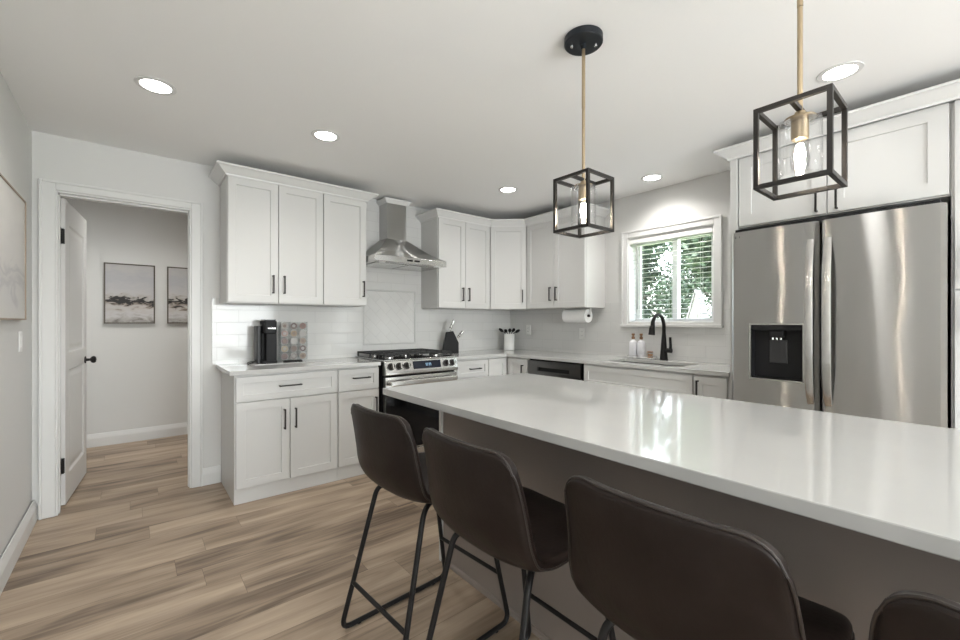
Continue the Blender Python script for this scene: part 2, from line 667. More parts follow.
# raised back band on the outer edges
xa, xb, zt = DX0 + .008 - cw - .003, DX1 + .060 + .003, 2.160
box(bm, xa, xa + .016, YB - .026, YB - .001, 0, zt)
box(bm, xb - .016, xb, YB - .026, YB - .001, 0, zt)
box(bm, xa + .0162, xb - .0162, YB - .026, YB - .001, zt - .016, zt)
struct('trim_1', bm, M['trim'], bevel=.004)
bm = nb()
box(bm, DX0, DX0 + .018, YB - .005, HY0 + .005, 0, DZ); box(bm, DX1 - .018, DX1, YB - .005, HY0 + .005, 0, DZ)
box(bm, DX0 + .018, DX1 - .018, YB - .005, HY0 + .005, DZ - .018, DZ)
box(bm, DX0 + .018, DX0 + .024, YB + .03, YB + .07, 0, DZ - .018); box(bm, DX1 - .024, DX1 - .018, YB + .03, YB + .07, 0, DZ - .018)
box(bm, DX0 + .018, DX1 - .018, YB + .03, YB + .07, DZ - .03, DZ - .018)
struct('trim_2', bm, M['trim'])

# hall door, open 90 degrees into the hall
dx0, dx1, dy0, dy1, dz0, dz1 = -.392, -.357, 3.99, 4.74, .012, 2.085
def ajar(bm):
    T = Matrix.Translation((dx1, dy0, 0)) @ Matrix.Rotation(math.radians(-4.4), 4, 'Z') @ Matrix.Translation((-dx1, -dy0, 0))
    bmesh.ops.transform(bm, matrix=T, verts=bm.verts)
def panel_door():
    bm = nb()
    pan = [(dy0 + .11, dy1 - .11, .20, .92), (dy0 + .11, dy1 - .11, 1.04, 1.93)]
    ys = [dy0, dy0 + .11, dy1 - .11, dy1]
    zs = [dz0, .20, .92, 1.04, 1.93, dz1]
    for x, s in ((dx1, 1), (dx0, -1)):
        for i in range(3):
            for j in range(5):
                a = [(ys[i], zs[j]), (ys[i + 1], zs[j]), (ys[i + 1], zs[j + 1]), (ys[i], zs[j + 1])]
                if i == 1 and j in (1, 3):
                    def ring(ins, dep):
                        return [bm.verts.new((x - s * dep, y + (ins if k in (0, 3) else -ins), z + (ins if k in (0, 1) else -ins))) for k, (y, z) in enumerate(a)]
                    R = [ring(0, 0), ring(.012, .009), ring(.028, .009), ring(.055, .003)]
                    for p, q in zip(R, R[1:]):
                        for k in range(4):
                            bm.faces.new((p[k], p[(k + 1) % 4], q[(k + 1) % 4], q[k]))
                    bm.faces.new(R[-1])
                else:
                    bm.faces.new([bm.verts.new((x, y, z)) for y, z in a])
    for a in (((dy0, dz0), (dy1, dz0)), ((dy0, dz1), (dy1, dz1)), ((dy0, dz0), (dy0, dz1)), ((dy1, dz0), (dy1, dz1))):
        (y0, z0), (y1, z1) = a
        bm.faces.new([bm.verts.new(p) for p in ((dx0, y0, z0), (dx1, y0, z0), (dx1, y1, z1), (dx0, y1, z1))])
    bmesh.ops.remove_doubles(bm, verts=bm.verts, dist=.0005)
    ajar(bm)
    return bm
dr = struct('door_1', panel_door(), M['trim'])
bm = nb()
for s, x in ((1, dx1), (-1, dx0)):
    lathe(bm, [(.028, 0), (.028, .006 * s), (.012, .008 * s), (.010, .03 * s), (.026, .042 * s), (.029, .055 * s), (.022, .066 * s), (.004, .07 * s)], (x, dy1 - .065, .945), 'X', 24)
ajar(bm)
obj('door_knob', bm, M['black'], dr)
for z in (1.83, .28):
    bm = nb()
    box(bm, DX0 + .0181, DX0 + .021, HY0 - .078, HY0 + .004, z - .055, z + .055)
    tube(bm, [(DX0 + .026, HY0 + .012, z - .05), (DX0 + .026, HY0 + .012, z + .05)], .008, 10)
    box(bm, dx0 + .001, dx1 - .003, dy0 - .0025, dy0 - .0002, z - .05, z + .05)
    obj('hinge', bm, M['black'], dr)

# ------------------------------------------------------------------ kitchen window, blind
bm = nb()
cx = .058
box(bm, XR - .018, XR, WY0 - cx, WY0, WZ0 - .02, WZ1 + cx); box(bm, XR - .018, XR, WY1, WY1 + cx, WZ0 - .02, WZ1 + cx)
box(bm, XR - .018, XR, WY0 + .0002, WY1 - .0002, WZ1, WZ1 + cx)
box(bm, XR - .028, XR - .017, WY0 - cx - .004, WY0 - cx + .014, WZ0 - .02, WZ1 + cx + .006)
box(bm, XR - .028, XR - .017, WY1 + cx - .014, WY1 + cx + .004, WZ0 - .02, WZ1 + cx + .006)
box(bm, XR - .028, XR - .017, WY0 - cx + .0142, WY1 + cx - .0142, WZ1 + cx - .012, WZ1 + cx + .006)
win = struct('window_1', bm, M['trim'], bevel=.003)
obj('window_sill', B(XR - .035, XR + .15, WY0 - cx - .01, WY1 + cx + .01, WZ0 - .045, WZ0 - .018), M['trim'], win, bevel=.004)
bm = nb()
box(bm, XR + .001, XR + .12, WY0, WY0 + .012, WZ0 - .018, WZ1); box(bm, XR + .001, XR + .12, WY1 - .012, WY1, WZ0 - .018, WZ1)
box(bm, XR + .001, XR + .12, WY0 + .012, WY1 - .012, WZ1 - .012, WZ1)
obj('window_jamb', bm, M['blind'], win)
ymid = (WY0 + WY1) / 2 - .02
def sash(y0, y1, x):
    bm = nb()
    s = .045
    z0, z1 = WZ0 - .016, WZ1 - .013
    box(bm, x, x + .03, y0, y0 + s, z0, z1); box(bm, x, x + .03, y1 - s, y1, z0, z1)
    box(bm, x, x + .03, y0 + s, y1 - s, z0, z0 + s); box(bm, x, x + .03, y0 + s, y1 - s, z1 - s, z1)
    o = obj('window_sash', bm, M['blind'], win)
    obj('window_pane', B(x + .012, x + .016, y0 + s - .003, y1 - s + .003, z0 + s - .003, z1 - s + .003), M['glass'], o)
sash(WY0 + .013, ymid + .022, XR + .085)
sash(ymid - .022, WY1 - .013, XR + .117)
bl = thing('window_blind', 'white horizontal blind with open slats in the window over the sink', 'blind', (XR + .03, (WY0 + WY1) / 2, WZ0))
obj('valance', B(XR + .002, XR + .022, WY0 + .014, WY1 - .014, WZ1 - .060, WZ1 - .013), M['blind'], bl, bevel=.004)
obj('headrail', B(XR + .026, XR + .06, WY0 + .016, WY1 - .016, WZ1 - .05, WZ1 - .016), M['blind'], bl)
bm = nb()
zz = WZ1 - .08
while zz > WZ0 + .03:
    T = Matrix.Translation((XR + .045, 0, zz)) @ Matrix.Rotation(math.radians(-4), 4, 'Y')
    box(bm, -.024, .024, WY0 + .018, WY1 - .018, -.0013, .0013, T)
    zz -= .043
obj('slats', bm, M['blind'], bl)
obj('bottom_rail', B(XR + .022, XR + .068, WY0 + .018, WY1 - .018, WZ0 - .010, WZ0 + .010), M['blind'], bl, bevel=.003)
bm = nb()
for y in (WY0 + .12, (WY0 + WY1) / 2, WY1 - .12):
    for x in (XR + .0205, XR + .0695):
        tube(bm, [(x, y, WZ0), (x, y, WZ1 - .05)], .0009, 6)
obj('ladder_cord', bm, M['blind'], bl)
obj('tilt_wand', tube(nb(), [(XR + .012, WY1 - .085, WZ1 - .09), (XR + .011, WY1 - .085, WZ0 + .12)], .0045, 8), mat('wand_grey', (.35, .35, .36), .3), bl)

# unseen glazed door behind the camera, added to carry the fill light
bm = nb()
box(bm, 0, .06, YS - .09, YS - .04, 0, 2.1); box(bm, 2.54, 2.6, YS - .09, YS - .04, 0, 2.1)
box(bm, 1.27, 1.33, YS - .09, YS - .04, 0, 2.1); box(bm, .06, 2.54, YS - .09, YS - .04, 2.03, 2.1); box(bm, .06, 2.54, YS - .09, YS - .04, 0, .06)
pw = struct('added_rear_window', bm, M['trim'])
for x0, x1 in ((.06, 1.27), (1.33, 2.54)):
    obj('window_pane', B(x0, x1, YS - .066, YS - .062, .06, 2.03), M['glass'], pw)

# ------------------------------------------------------------------ outside
struct('ground', B(3.9, 40, -20, 30, -.5, -.4), M['lawn'])
def tree(x, y, r, h, name, label, m, n, seed, low=.1):
    rnd = random.Random(seed)
    t = thing(name, label, 'tree', (x, y, -.4), 'trees beyond the kitchen window')
    bm = nb()
    tube(bm, [(x, y, -.4), (x + .05, y, h * .4), (x, y + .04, h * .85)], [.13, .10, .03], 10)
    for k in range(7):
        a = k * 2.4
        z = h * (.25 + .08 * k)
        tube(bm, [(x, y, z), (x + .5 * r * math.cos(a), y + .5 * r * math.sin(a), z + .4)], [.04, .012], 6)
    obj('trunk', bm, M['bark'], t)
    bm = nb()
    blobs = [(x + rnd.uniform(-.55, .55) * r, y + rnd.uniform(-.6, .6) * r, rnd.uniform(low, 1) * h, rnd.uniform(.35, .6) * r) for _ in range(16)]
    for _ in range(n):
        bx_, by, bz, br = rnd.choice(blobs)
        while True:
            d = Vector((rnd.uniform(-1, 1), rnd.uniform(-1, 1), rnd.uniform(-1, 1)))
            if .25 < d.length < 1: break
        p = Vector((bx_, by, bz)) + d * br
        if p.z < -.35: continue
        s = rnd.uniform(.035, .075) * (1 if r < 1.2 else 1.5)
        u = Vector((rnd.uniform(-1, 1), rnd.uniform(-1, 1), rnd.uniform(-.7, .4))).normalized()
        v = u.orthogonal().normalized()
        v = (Matrix.Rotation(rnd.uniform(0, 6.28), 3, u) @ v)
        q = [p - u * s, p + v * s * .45, p + u * s, p - v * s * .45]
        bm.faces.new([bm.verts.new(c) for c in q])
    obj('foliage', bm, m, t)
tree(12.4, 7.35, 1.5, 4.4, 'leafy_tree', 'bushy dark green tree seen through the left pane of the window', M['leaf2'], 16000, 1)
tree(8.6, 2.85, 1.45, 4.2, 'leafy_tree', 'green tree filling the right pane of the window above the shed', M['leaf2'], 15000, 2, .6)
tree(10.4, 9.2, 1.0, 3.4, 'leafy_tree', 'green tree at the far left edge of the window view', M['leaf'], 4000, 3)
tree(17.5, 7.6, 1.9, 5.6, 'leafy_tree', 'tall dark green tree behind the small white gabled shed', M['leaf2'], 14000, 4)
tree(18.5, 12.2, 1.9, 4.6, 'leafy_tree', 'distant green tree behind the bushy tree in the left pane', M['leaf'], 12000, 5)
# small gabled shed
sx, sy = 11.2, 4.86
sh = thing('garden_shed', 'small white gabled shed among the trees outside the window', 'shed', (sx, sy, -.4))
prism_pts = [(sy - .21, -.4), (sy + .21, -.4), (sy + .21, 1.25), (sy, 2.02), (sy - .21, 1.25)]
obj('shed_wall', prism(nb(), prism_pts, sx, sx + .30, 0), M['siding'], sh)
bm = nb()
for s in (-1, 1):
    prism(bm, [(sy + s * .0, 2.03), (sy + s * .25, 1.10), (sy + s * .28, 1.12), (sy, 2.10)], sx - .04, sx + .34, 0)
obj('shed_roof', bm, M['roof'], sh)
obj('gable_vent', B(sx - .02, sx + .002, sy - .05, sy + .05, 1.25, 1.5), M['roof'], sh)

# ------------------------------------------------------------------ cabinets
class Fr:
    """frame: point (u, d, z) -> P0 + u U + d N ; N points out of the cabinet front"""
    def __init__(s, P0, U, N):
        s.M = Matrix(((U[0], N[0], 0, P0[0]), (U[1], N[1], 0, P0[1]), (0, 0, 1, 0), (0, 0, 0, 1)))

def shaker(fr, u0, u1, z0, z1, rail=.055, t=.02, rec=.009):
    bm = nb()
    T = fr.M
    def ring(ins, d):
        return [bm.verts.new(T @ Vector(p)) for p in ((u0 + ins, d, z0 + ins), (u1 - ins, d, z0 + ins), (u1 - ins, d, z1 - ins), (u0 + ins, d, z1 - ins))]
    R = [ring(0, -t), ring(0, -.0015), ring(.0015, 0), ring(rail, 0), ring(rail + .002, -rec)]
    for p, q in zip(R, R[1:]):
        for k in range(4):
            bm.faces.new((p[k], p[(k + 1) % 4], q[(k + 1) % 4], q[k]))
    bm.faces.new(R[0]); bm.faces.new(R[-1])
    return bm

def pull(fr, u, z, vertical=True, L=.145):
    bm = nb()
    T = fr.M
    h = L / 2
    if vertical:
        box(bm, u - .005, u + .005, .024, .033, z - h, z + h, T)
        for s in (-1, 1):
            box(bm, u - .0045, u + .0045, 0, .026, z + s * (h - .006) - .0045, z + s * (h - .006) + .0045, T)
    else:
        box(bm, u - h, u + h, .024, .033, z - .005, z + .005, T)
        for s in (-1, 1):
            box(bm, u + s * (h - .006) - .0045, u + s * (h - .006) + .0045, 0, .026, z - .0045, z + .0045, T)
    return bm

def cabinet(name, label, fr, wdt, depth, z0, z1, fronts, cat='cabinet', group=None, body=None, rail=.055):
    """fronts: (kind, u0, u1, z0, z1, handle) handle = (u, z, vertical, length) or None"""
    p = fr.M @ Vector((wdt / 2, -depth / 2, z0))
    t = thing(name, label, cat, p, group)
    bm = body or box(nb(), 0, wdt, -depth, -.021, z0, z1, fr.M)
    obj('body', bm, M['cab'], t)
    g = .0018
    for kind, u0, u1, a, b, hd in fronts:
        r = min(rail, (b - a) * .26)
        d = obj(kind, shaker(fr, u0 + g, u1 - g, a + g, b - g, rail=r), M['cab'], t)
        if hd:
            obj('handle', pull(fr, *hd), M['pull'], d, label='dark bar handle')
    return t

fb = lambda x0, y=3.262: Fr((x0, y, 0), (1, 0), (0, -1))      # fronts facing -Y, u runs +X
rr = lambda y0, x=3.05: Fr((x, y0, 0), (0, -1), (-1, 0))       # fronts facing -X, u runs -Y
DEP = YB - 3.262 - .002
DEPR = XR - 3.05 - .002
ZT = .889
gB, gU = 'white base cabinets', 'white wall cabinets'
cabinet('base_cabinet', 'white base cabinet with one wide drawer over two doors, under the coffee maker', fb(.53), .71, DEP, 0, ZT,
        [('drawer', .006, .708, .700, .874, (.355, .792, False, .155)), ('door', .006, .354, .106, .697, (.315, .55, True)),
         ('door', .356, .708, .106, .697, (.391, .55, True))], group=gB)
cabinet('base_cabinet', 'narrow white base cabinet of one drawer and door left of the range', fb(1.241), .350, DEP, 0, ZT,
        [('drawer', .002, .348, .700, .874, (.19, .80, False, .145)), ('door', .002, .348, .106, .697, (.315, .56, True))], group=gB)
cabinet('base_cabinet', 'white drawer base cabinet right of the range under the knife block', fb(2.372), .428, DEP, 0, ZT,
        [('drawer', .030, .426, .706, .874, (.245, .79, False, .14)), ('drawer', .030, .426, .41, .703, (.245, .6, False, .14)), ('drawer', .030, .426, .106, .407, (.245, .3, False, .14))], group=gB)
# corner: an L-shaped body with two fronts
t = thing('base_cabinet', 'white corner base cabinet under the crock of black utensils', 'cabinet', (3.3, 3.5, 0), gB)
bm = nb()
slab(bm, [2.802, 3.071, XR - .002], [2.96, 3.283, YB - .002], lambda i, j: not (i == 0 and j == 0), 0, ZT)
obj('body', bm, M['cab'], t)
obj('door', shaker(fb(2.802), .002, .246, .106, .874), M['cab'], t)
d = obj('door', shaker(rr(3.24), .002, .279, .106, .874), M['cab'], t)
obj('handle', pull(rr(3.24), .222, .745, True), M['pull'], d, label='dark bar handle')
cabinet('base_cabinet', 'wide white sink base cabinet below the black faucet', rr(2.285), .944, DEPR, 0, ZT - .22,
        [('drawer', .010, .942, .706, .874, None), ('door', .010, .475, .106, .703, (.43, .6, True)), ('door', .477, .942, .106, .703, (.52, .6, True))],
        group=gB, body=(lambda bm: (box(bm, 0, .944, -.60, -.021, 0, .62, rr(2.285).M), box(bm, 0, .018, -.60, -.021, .62, ZT, rr(2.285).M),
                                    box(bm, .926, .944, -.60, -.021, .62, ZT, rr(2.285).M), box(bm, .018, .926, -.04, -.021, .62, ZT, rr(2.285).M), bm)[-1])(nb()))
cabinet('base_cabinet', 'very narrow white base cabinet between sink cabinet and refrigerator', rr(1.339), .238, DEPR, 0, ZT,
        [('door', .003, .222, .106, .874, (.035, .775, True, .14))], group=gB)

# wall cabinets
UZ0, UZ1, UZR = 1.393, 2.317, 2.302
fu = lambda x0: Fr((x0, 3.512, 0), (1, 0), (0, -1))
ru = lambda y0: Fr((3.328, y0, 0), (0, -1), (-1, 0))
UD = YB - 3.512 - .001
def updoor(u0, u1, hu, z=1.54, zt=2.317):
    return ('door', u0, u1, UZ0 + .004, zt, (hu, z, True, .14) if hu else None)
cabinet('wall_cabinet', 'white two-door wall cabinet above the coffee maker', fu(.523), .690, UD, UZ0, UZ1, [updoor(.003, .345, .305), updoor(.346, .689, .385)], group=gU)
cabinet('wall_cabinet', 'white single-door wall cabinet just left of the range hood', fu(1.2132), .379, UD, UZ0, UZ1, [updoor(.002, .377, .345)], group=gU)
cabinet('wall_cabinet', 'white two-door wall cabinet just right of the range hood', fu(2.352), .683, UD, UZ0, UZR, [updoor(.003, .341, .298, zt=UZR), updoor(.342, .681, .378, zt=UZR)], group=gU)
# diagonal corner wall cabinet
P0, P1 = Vector((3.0355, 3.512)), Vector((3.328, 3.24))
U = (P1 - P0).normalized()
Nn = Vector((U.y, -U.x))
fd = Fr(P0, U, Nn)
wd = (P1 - P0).length
t = thing('wall_cabinet', 'white diagonal corner wall cabinet with a single door', 'cabinet', (3.35, 3.55, UZ0), gU)
bm = nb()
ins = -Nn * .021
prism(bm, [(P0.x + .0005, YB - .001), (P0.x + .0005, P0.y + .021), (P0.x + ins.x + .006, P0.y + ins.y + .006), (P1.x + ins.x - .004, P1.y + ins.y + .008), (P1.x + .021, P1.y + .0005), (XR - .001, P1.y + .0005), (XR - .001, YB - .001)], UZ0, UZR, 2)
obj('body', bm, M['cab'], t)
d = obj('door', shaker(fd, .004, wd - .004, UZ0 + .004, UZR), M['cab'], t)
obj('handle', pull(fd, wd - .045, 1.535, True, .14), M['pull'], d, label='dark bar handle')
cabinet('wall_cabinet', 'white two-door wall cabinet above the paper towel roll', ru(3.2385), .772, XR - 3.328 - .001, UZ0, UZR, [updoor(.002, .386, .345, zt=UZR), updoor(.387, .770, .425, zt=UZR)], group=gU)
fcab = cabinet('wall_cabinet', 'white two-door cabinet above the refrigerator', rr(1.052), .925, DEPR, 1.866, UZ1,
        [('door', .002, .455, 1.870, UZ1, (.410, 1.95, True, .13)), ('door', .457, .922, 1.870, UZ1, (.500, 1.95, True, .13))], group=gU, rail=.07)
cabinet('pantry_cabinet', 'tall white pantry cabinet right of the refrigerator', rr(.125), .62, DEPR, 0, UZ1,
        [('door', .010, .61, 1.408, UZ1, (.055, 1.53, True)), ('door', .010, .61, .106, 1.404, (.055, 1.28, True))])
obj('end_panel', B(3.035, XR - .002, 1.054, 1.094, 0, UZ1), M['cab'], fcab, label='full-height end panel beside the refrigerator')

# crown moulding
cp = [(0, UZ1 - .004), (.010, UZ1 - .004), (.013, UZ1 + .007), (.024, UZ1 + .014), (.056, UZ1 + .042), (.066, UZ1 + .049), (.074, UZ1 + .051), (.074, UZ1 + .064), (0, UZ1 + .064)]
cpm = [(-o, z) for o, z in cp]
struct('trim_3', sweep(nb(), [(.522, YB), (.522, 3.511), (1.593, 3.511), (1.593, YB)], cpm), M['trim'])
struct('trim_4', sweep(nb(), [(2.351, YB), (2.351, 3.511), (3.0351, 3.511), (3.327, 3.2396), (3.327, 2.465), (XR, 2.465)], [(o, z - .015) for o, z in cpm]), M['trim'])
struct('trim_5', sweep(nb(), [(XR, 1.095), (3.034, 1.095), (3.034, -.496)], cpm), M['trim'])

# ------------------------------------------------------------------ countertops
tag(obj('countertop', B(.495, 1.592, 3.235, YB - .001, .89, .92), M['quartz'], origin=(1.05, 3.5, .89), bevel=.003), 'white quartz countertop with the coffee maker, left of the range', 'countertop')
SX0, SX1, SY0, SY1 = 3.13, 3.49, 1.46, 2.14
bm = slab(nb(), [2.372, 3.025, SX0, SX1, XR - .001], [1.096, SY0, SY1, 3.235, YB - .001],
          lambda i, j: (j == 3) or (i >= 1 and not (i == 2 and j == 1)), .89, .92)
tag(obj('countertop', bm, M['quartz'], origin=(3.3, 3.0, .89), bevel=.003), 'white quartz countertop turning the corner and running past the sink', 'countertop')
# sink
sk = thing('kitchen_sink', 'stainless undermount sink set in the counter below the window', 'sink', ((SX0 + SX1) / 2, (SY0 + SY1) / 2, .68))
bm = nb()
def rrect(x0, x1, y0, y1, z):
    return [bm.verts.new(p) for p in ((x0, y0, z), (x1, y0, z), (x1, y1, z), (x0, y1, z))]
R = [rrect(SX0 - .02, SX1 + .02, SY0 - .02, SY1 + .02, .8885), rrect(SX0 - .003, SX1 + .003, SY0 - .003, SY1 + .003, .8885),
     rrect(SX0, SX1, SY0, SY1, .70), rrect(SX0 + .02, SX1 - .02, SY0 + .02, SY1 - .02, .69)]
for p, q in zip(R, R[1:]):
    for k in range(4): bm.faces.new((p[k], p[(k + 1) % 4], q[(k + 1) % 4], q[k]))
bm.faces.new(R[-1])
obj('basin', bm, M['steel2'], sk)
obj('drain', lathe(nb(), [(.045, 0), (.045, .003), (.03, .004), (.02, .001)], ((SX0 + SX1) / 2, (SY0 + SY1) / 2, .6905), n=24), M['steel2'], sk)

# ------------------------------------------------------------------ backsplash
bs = thing('tile_backsplash', 'glossy white subway tile backsplash on the wall behind the range', 'backsplash', (2.0, YB, .92))
YT = YB - .008
bm = nb()
FX0, FX1, FZ0, FZ1 = 1.715, 2.265, 1.045, 1.555
slab(bm, [.47, .522, 1.594, FX0, FX1, 2.35, XR - .0085], [.9205, FZ0, 1.392, 1.44, FZ1, ZC - .002],
     lambda i, j: ((i == 0 and j <= 2) or (i in (1, 5) and j <= 1) or (i in (2, 4)) or (i == 3 and j in (0, 4))), YT, YB - .0005)
for v in bm.verts:
    v.co = Vector((v.co.x, v.co.z, v.co.y))
obj('wall_tile', bm, M['tile_b'], bs)
obj('tile_panel', B(FX0 + .001, FX1 - .001, YT + .001, YB - .0005, FZ0 + .001, FZ1 - .001), M['tile_d'], bs, label='diagonal tile inset panel')
bm = nb()
for a in ((FX0 - .008, FX1 + .008, FZ0 - .016, FZ0), (FX0 - .008, FX1 + .008, FZ1, FZ1 + .016), (FX0 - .016, FX0, FZ0 - .016, FZ1 + .016), (FX1, FX1 + .016, FZ0 - .016, FZ1 + .016)):
    box(bm, a[0], a[1], YT - .007, YT - .0002, a[2], a[3])
obj('pencil_trim', bm, M['pencil'], bs, bevel=.003)
bs2 = thing('tile_backsplash', 'glossy white subway tile backsplash around the window wall', 'backsplash', (XR, 2.4, .92))
bm = nb()
slab(bm, [1.096, WY0 - cx - .014, WY1 + cx + .014, 2.464, YB - .0085], [.9205, WZ0 - .047, 1.392, 1.44], lambda i, j: (j == 0) or (i in (0, 2)) or (i == 3 and j == 1), 0, .008)
for v in bm.verts:
    v.co = Vector((XR - .0005 - v.co.z, v.co.x, v.co.y))
obj('wall_tile', bm, M['tile_r'], bs2)

# outlet on the window wall, switch by the doorway
def plate(name, label, cat, fr, u, z, w_=.07, h=.115, kind='outlet'):
    p = fr.M @ Vector((u, 0, z))
    t = thing(name, label, cat, p)
    obj('cover_plate', box(nb(), u - w_ / 2, u + w_ / 2, 0, .006, z - h / 2, z + h / 2, fr.M), M['plast'], t, bevel=.002)
    if kind == 'outlet':
        for s in (-1, 1):
            o = obj('socket', box(nb(), u - .017, u + .017, .0061, .0085, z + s * .02 - .013, z + s * .02 + .013, fr.M), M['plast'], t)
            bm = nb()
            for q in (-.007, .007): box(bm, u + q - .0013, u + q + .0013, .0086, .0092, z + s * .02 - .005, z + s * .02 + .006, fr.M)
            obj('slot', bm, M['dark'], o)
    else:
        obj('rocker', box(nb(), u - .016, u + .016, .0061, .010, z - .033, z + .033, fr.M), M['plast'], t, bevel=.002)
plate('wall_outlet', 'white outlet on the tile beside the utensil crock', 'outlet', Fr((XR - .0087, 0, 0), (0, -1), (-1, 0)), -3.52, 1.16)
plate('wall_outlet', 'white outlet on the tile beneath the paper towel roll', 'outlet', Fr((XR - .0087, 0, 0), (0, -1), (-1, 0)), -2.74, 1.13)
plate('light_switch', 'white light switch on the left wall below the pale painting', 'switch', Fr((XL + .0002, 0, 0), (0, 1), (1, 0)), 3.475, 1.14, kind='switch')

# ------------------------------------------------------------------ range hood
HXa, HXb, HYf = 1.598, 2.346, 3.362
hd = thing('range_hood', 'stainless chimney range hood on the wall above the gas range', 'range hood', (1.97, YB, 1.78))
CX0, CX1, CYf = 1.87, 2.08, 3.672
obj('chimney', B(CX0, CX1, CYf, YT - .0005, 2.045, 2.395), M['steel'], hd, bevel=.003)
bm = nb()
lo = [bm.verts.new(p) for p in ((HXa, HYf, 1.838), (HXb, HYf, 1.838), (HXb, YT - .0005, 1.838), (HXa, YT - .0005, 1.838))]
mid_ = [bm.verts.new(p) for p in ((HXa + .10, HYf + .12, 1.90), (HXb - .10, HYf + .12, 1.90), (HXb - .10, YT - .0005, 1.90), (HXa + .10, YT - .0005, 1.90))]
hi = [bm.verts.new(p) for p in ((CX0 - .006, CYf - .006, 2.05), (CX1 + .006, CYf - .006, 2.05), (CX1 + .006, YT - .0005, 2.05), (CX0 - .006, YT - .0005, 2.05))]
for A_, B_ in ((lo, mid_), (mid_, hi)):
    for k in range(4): bm.faces.new((A_[k], A_[(k + 1) % 4], B_[(k + 1) % 4], B_[k]))
bm.faces.new(lo); bm.faces.new(hi)
obj('canopy', bm, M['steel'], hd)
band = obj('front_band', B(HXa, HXb, HYf, YT - .0005, 1.782, 1.8378), M['steel2'], hd, bevel=.004)
bm = nb()
for k in range(2):
    x = 1.915 + k * .075
    box(bm, x, x + .055, HYf - .003, HYf - .0002, 1.803, 1.818)
obj('control_button', bm, M['gloss'], band, label='black control buttons')
bm = nb()
for k in range(2): box(bm, HXa + .05 + k * .33, HXa + .36 + k * .33, HYf + .08, HYf + .42, 1.777, 1.7818)
obj('grease_filter', bm, M['steel2'], hd)
for x in (HXa + .09, HXb - .09):
    bm = nb()
    lathe(bm, [(.028, 1.7818), (.028, 1.778), (.02, 1.777)], (x, HYf + .04, 0), n=20)
    obj('hood_lamp', bm, M['plast'], hd)
struct('trim_6', sweep(nb(), [(CX0 - .004, YT - .001), (CX0 - .004, CYf - .004), (CX1 + .004, CYf - .004), (CX1 + .004, YT - .001)],
       [(0, 2.392), (-.006, 2.392), (-.010, 2.400), (-.026, 2.420), (-.030, 2.424), (-.030, 2.435), (0, 2.435)]), M['trim'])

# ------------------------------------------------------------------ gas range
RX0, RX1, RYF = 1.620, 2.362, 3.240
rg = thing('gas_range', 'stainless slide-in gas range with black grates and glass oven door', 'range', (1.98, 3.5, 0))
obj('body', B(RX0, RX1, RYF + .02, 3.80, .04, .905), M['matte'], rg)
obj('cooktop', B(RX0 - .006, RX1 + .006, RYF - .01, 3.828, .9205, .930), M['steel2'], rg, bevel=.003)
obj('cooktop_well', B(RX0 + .02, RX1 - .02, RYF + .03, 3.81, .9301, .934), M['gloss'], rg)
for bx_, by, rr_ in ((1.74, 3.38, .05), (2.225, 3.38, .045), (1.74, 3.67, .04), (2.225, 3.67, .035), (1.983, 3.525, .055)):
    bo = obj('burner', lathe(nb(), [(rr_, .9342), (rr_, .945), (rr_ * .8, .948)], (bx_, by, 0), n=24), M['steel2'], rg)
    obj('burner_cap', lathe(nb(), [(rr_ * .75, .9482), (rr_ * .8, .953), (rr_ * .6, .956)], (bx_, by, 0), n=24), M['iron'], bo)
gw = (RX1 - RX0 - .03) / 3
for k in range(3):
    x0 = RX0 + .015 + k * gw
    x1 = x0 + gw - .004
    y0, y1 = RYF + .03, 3.81
    bm = nb()
    zt, zb, b_ = .975, .962, .011
    box(bm, x0, x1, y0, y0 + b_, zb, zt); box(bm, x0, x1, y1 - b_, y1, zb, zt)
    box(bm, x0, x0 + b_, y0, y1, zb, zt); box(bm, x1 - b_, x1, y0, y1, zb, zt)
    box(bm, (x0 + x1) / 2 - b_ / 2, (x0 + x1) / 2 + b_ / 2, y0, y1, zb, zt)
    for q in range(1, 6):
        yy = y0 + (y1 - y0) * q / 6
        box(bm, x0, x1, yy - b_ / 2, yy + b_ / 2, zb, zt)
    for px in (x0, x1 - b_):
        for py in (y0, y1 - b_, (y0 + y1) / 2):
            box(bm, px, px + b_, py, py + b_, .9342, zb)
    obj('grate', bm, M['iron'], rg)
# slanted control panel
pf = [(RYF + .02, .925), (RYF - .018, .918), (RYF - .045, .83), (RYF - .045, .805), (RYF - .02, .797), (RYF + .02, .797)]
cpn = obj('control_panel', prism(nb(), pf, RX0 - .002, RX1 + .002, 0), M['steel2'], rg, bevel=.003)
sl = Vector((0, -.027, -.088)).normalized()
nrm = Vector((0, -.088, .027)).normalized()
pc = Vector((0, RYF - .0315, .874))
Tp = Matrix(((1, 0, 0, 0), (0, sl.y * -1, nrm.y, 0), (0, sl.z * -1, nrm.z, 0), (0, 0, 0, 1)))
for kx in (1.672, 1.748, 1.822, 2.236, 2.302):
    c = pc + Vector((kx, 0, 0))
    kb = obj('knob', lathe(nb(), [(.031, .0005), (.031, .005), (.024, .008), (.023, .032), (.020, .036)], c, n=28, T=Tp), M['pull'], cpn)
    obj('knob_grip', (lambda b: (box(b, -.006, .006, -.023, .023, .0361, .044, Matrix.Translation(c) @ Tp), b)[1])(nb()), M['steel2'], kb)
dsp = obj('display', box(nb(), 1.885, 2.172, -.034, .034, .0005, .003, Matrix.Translation(pc) @ Tp), M['screen'], cpn)
bm = nb()
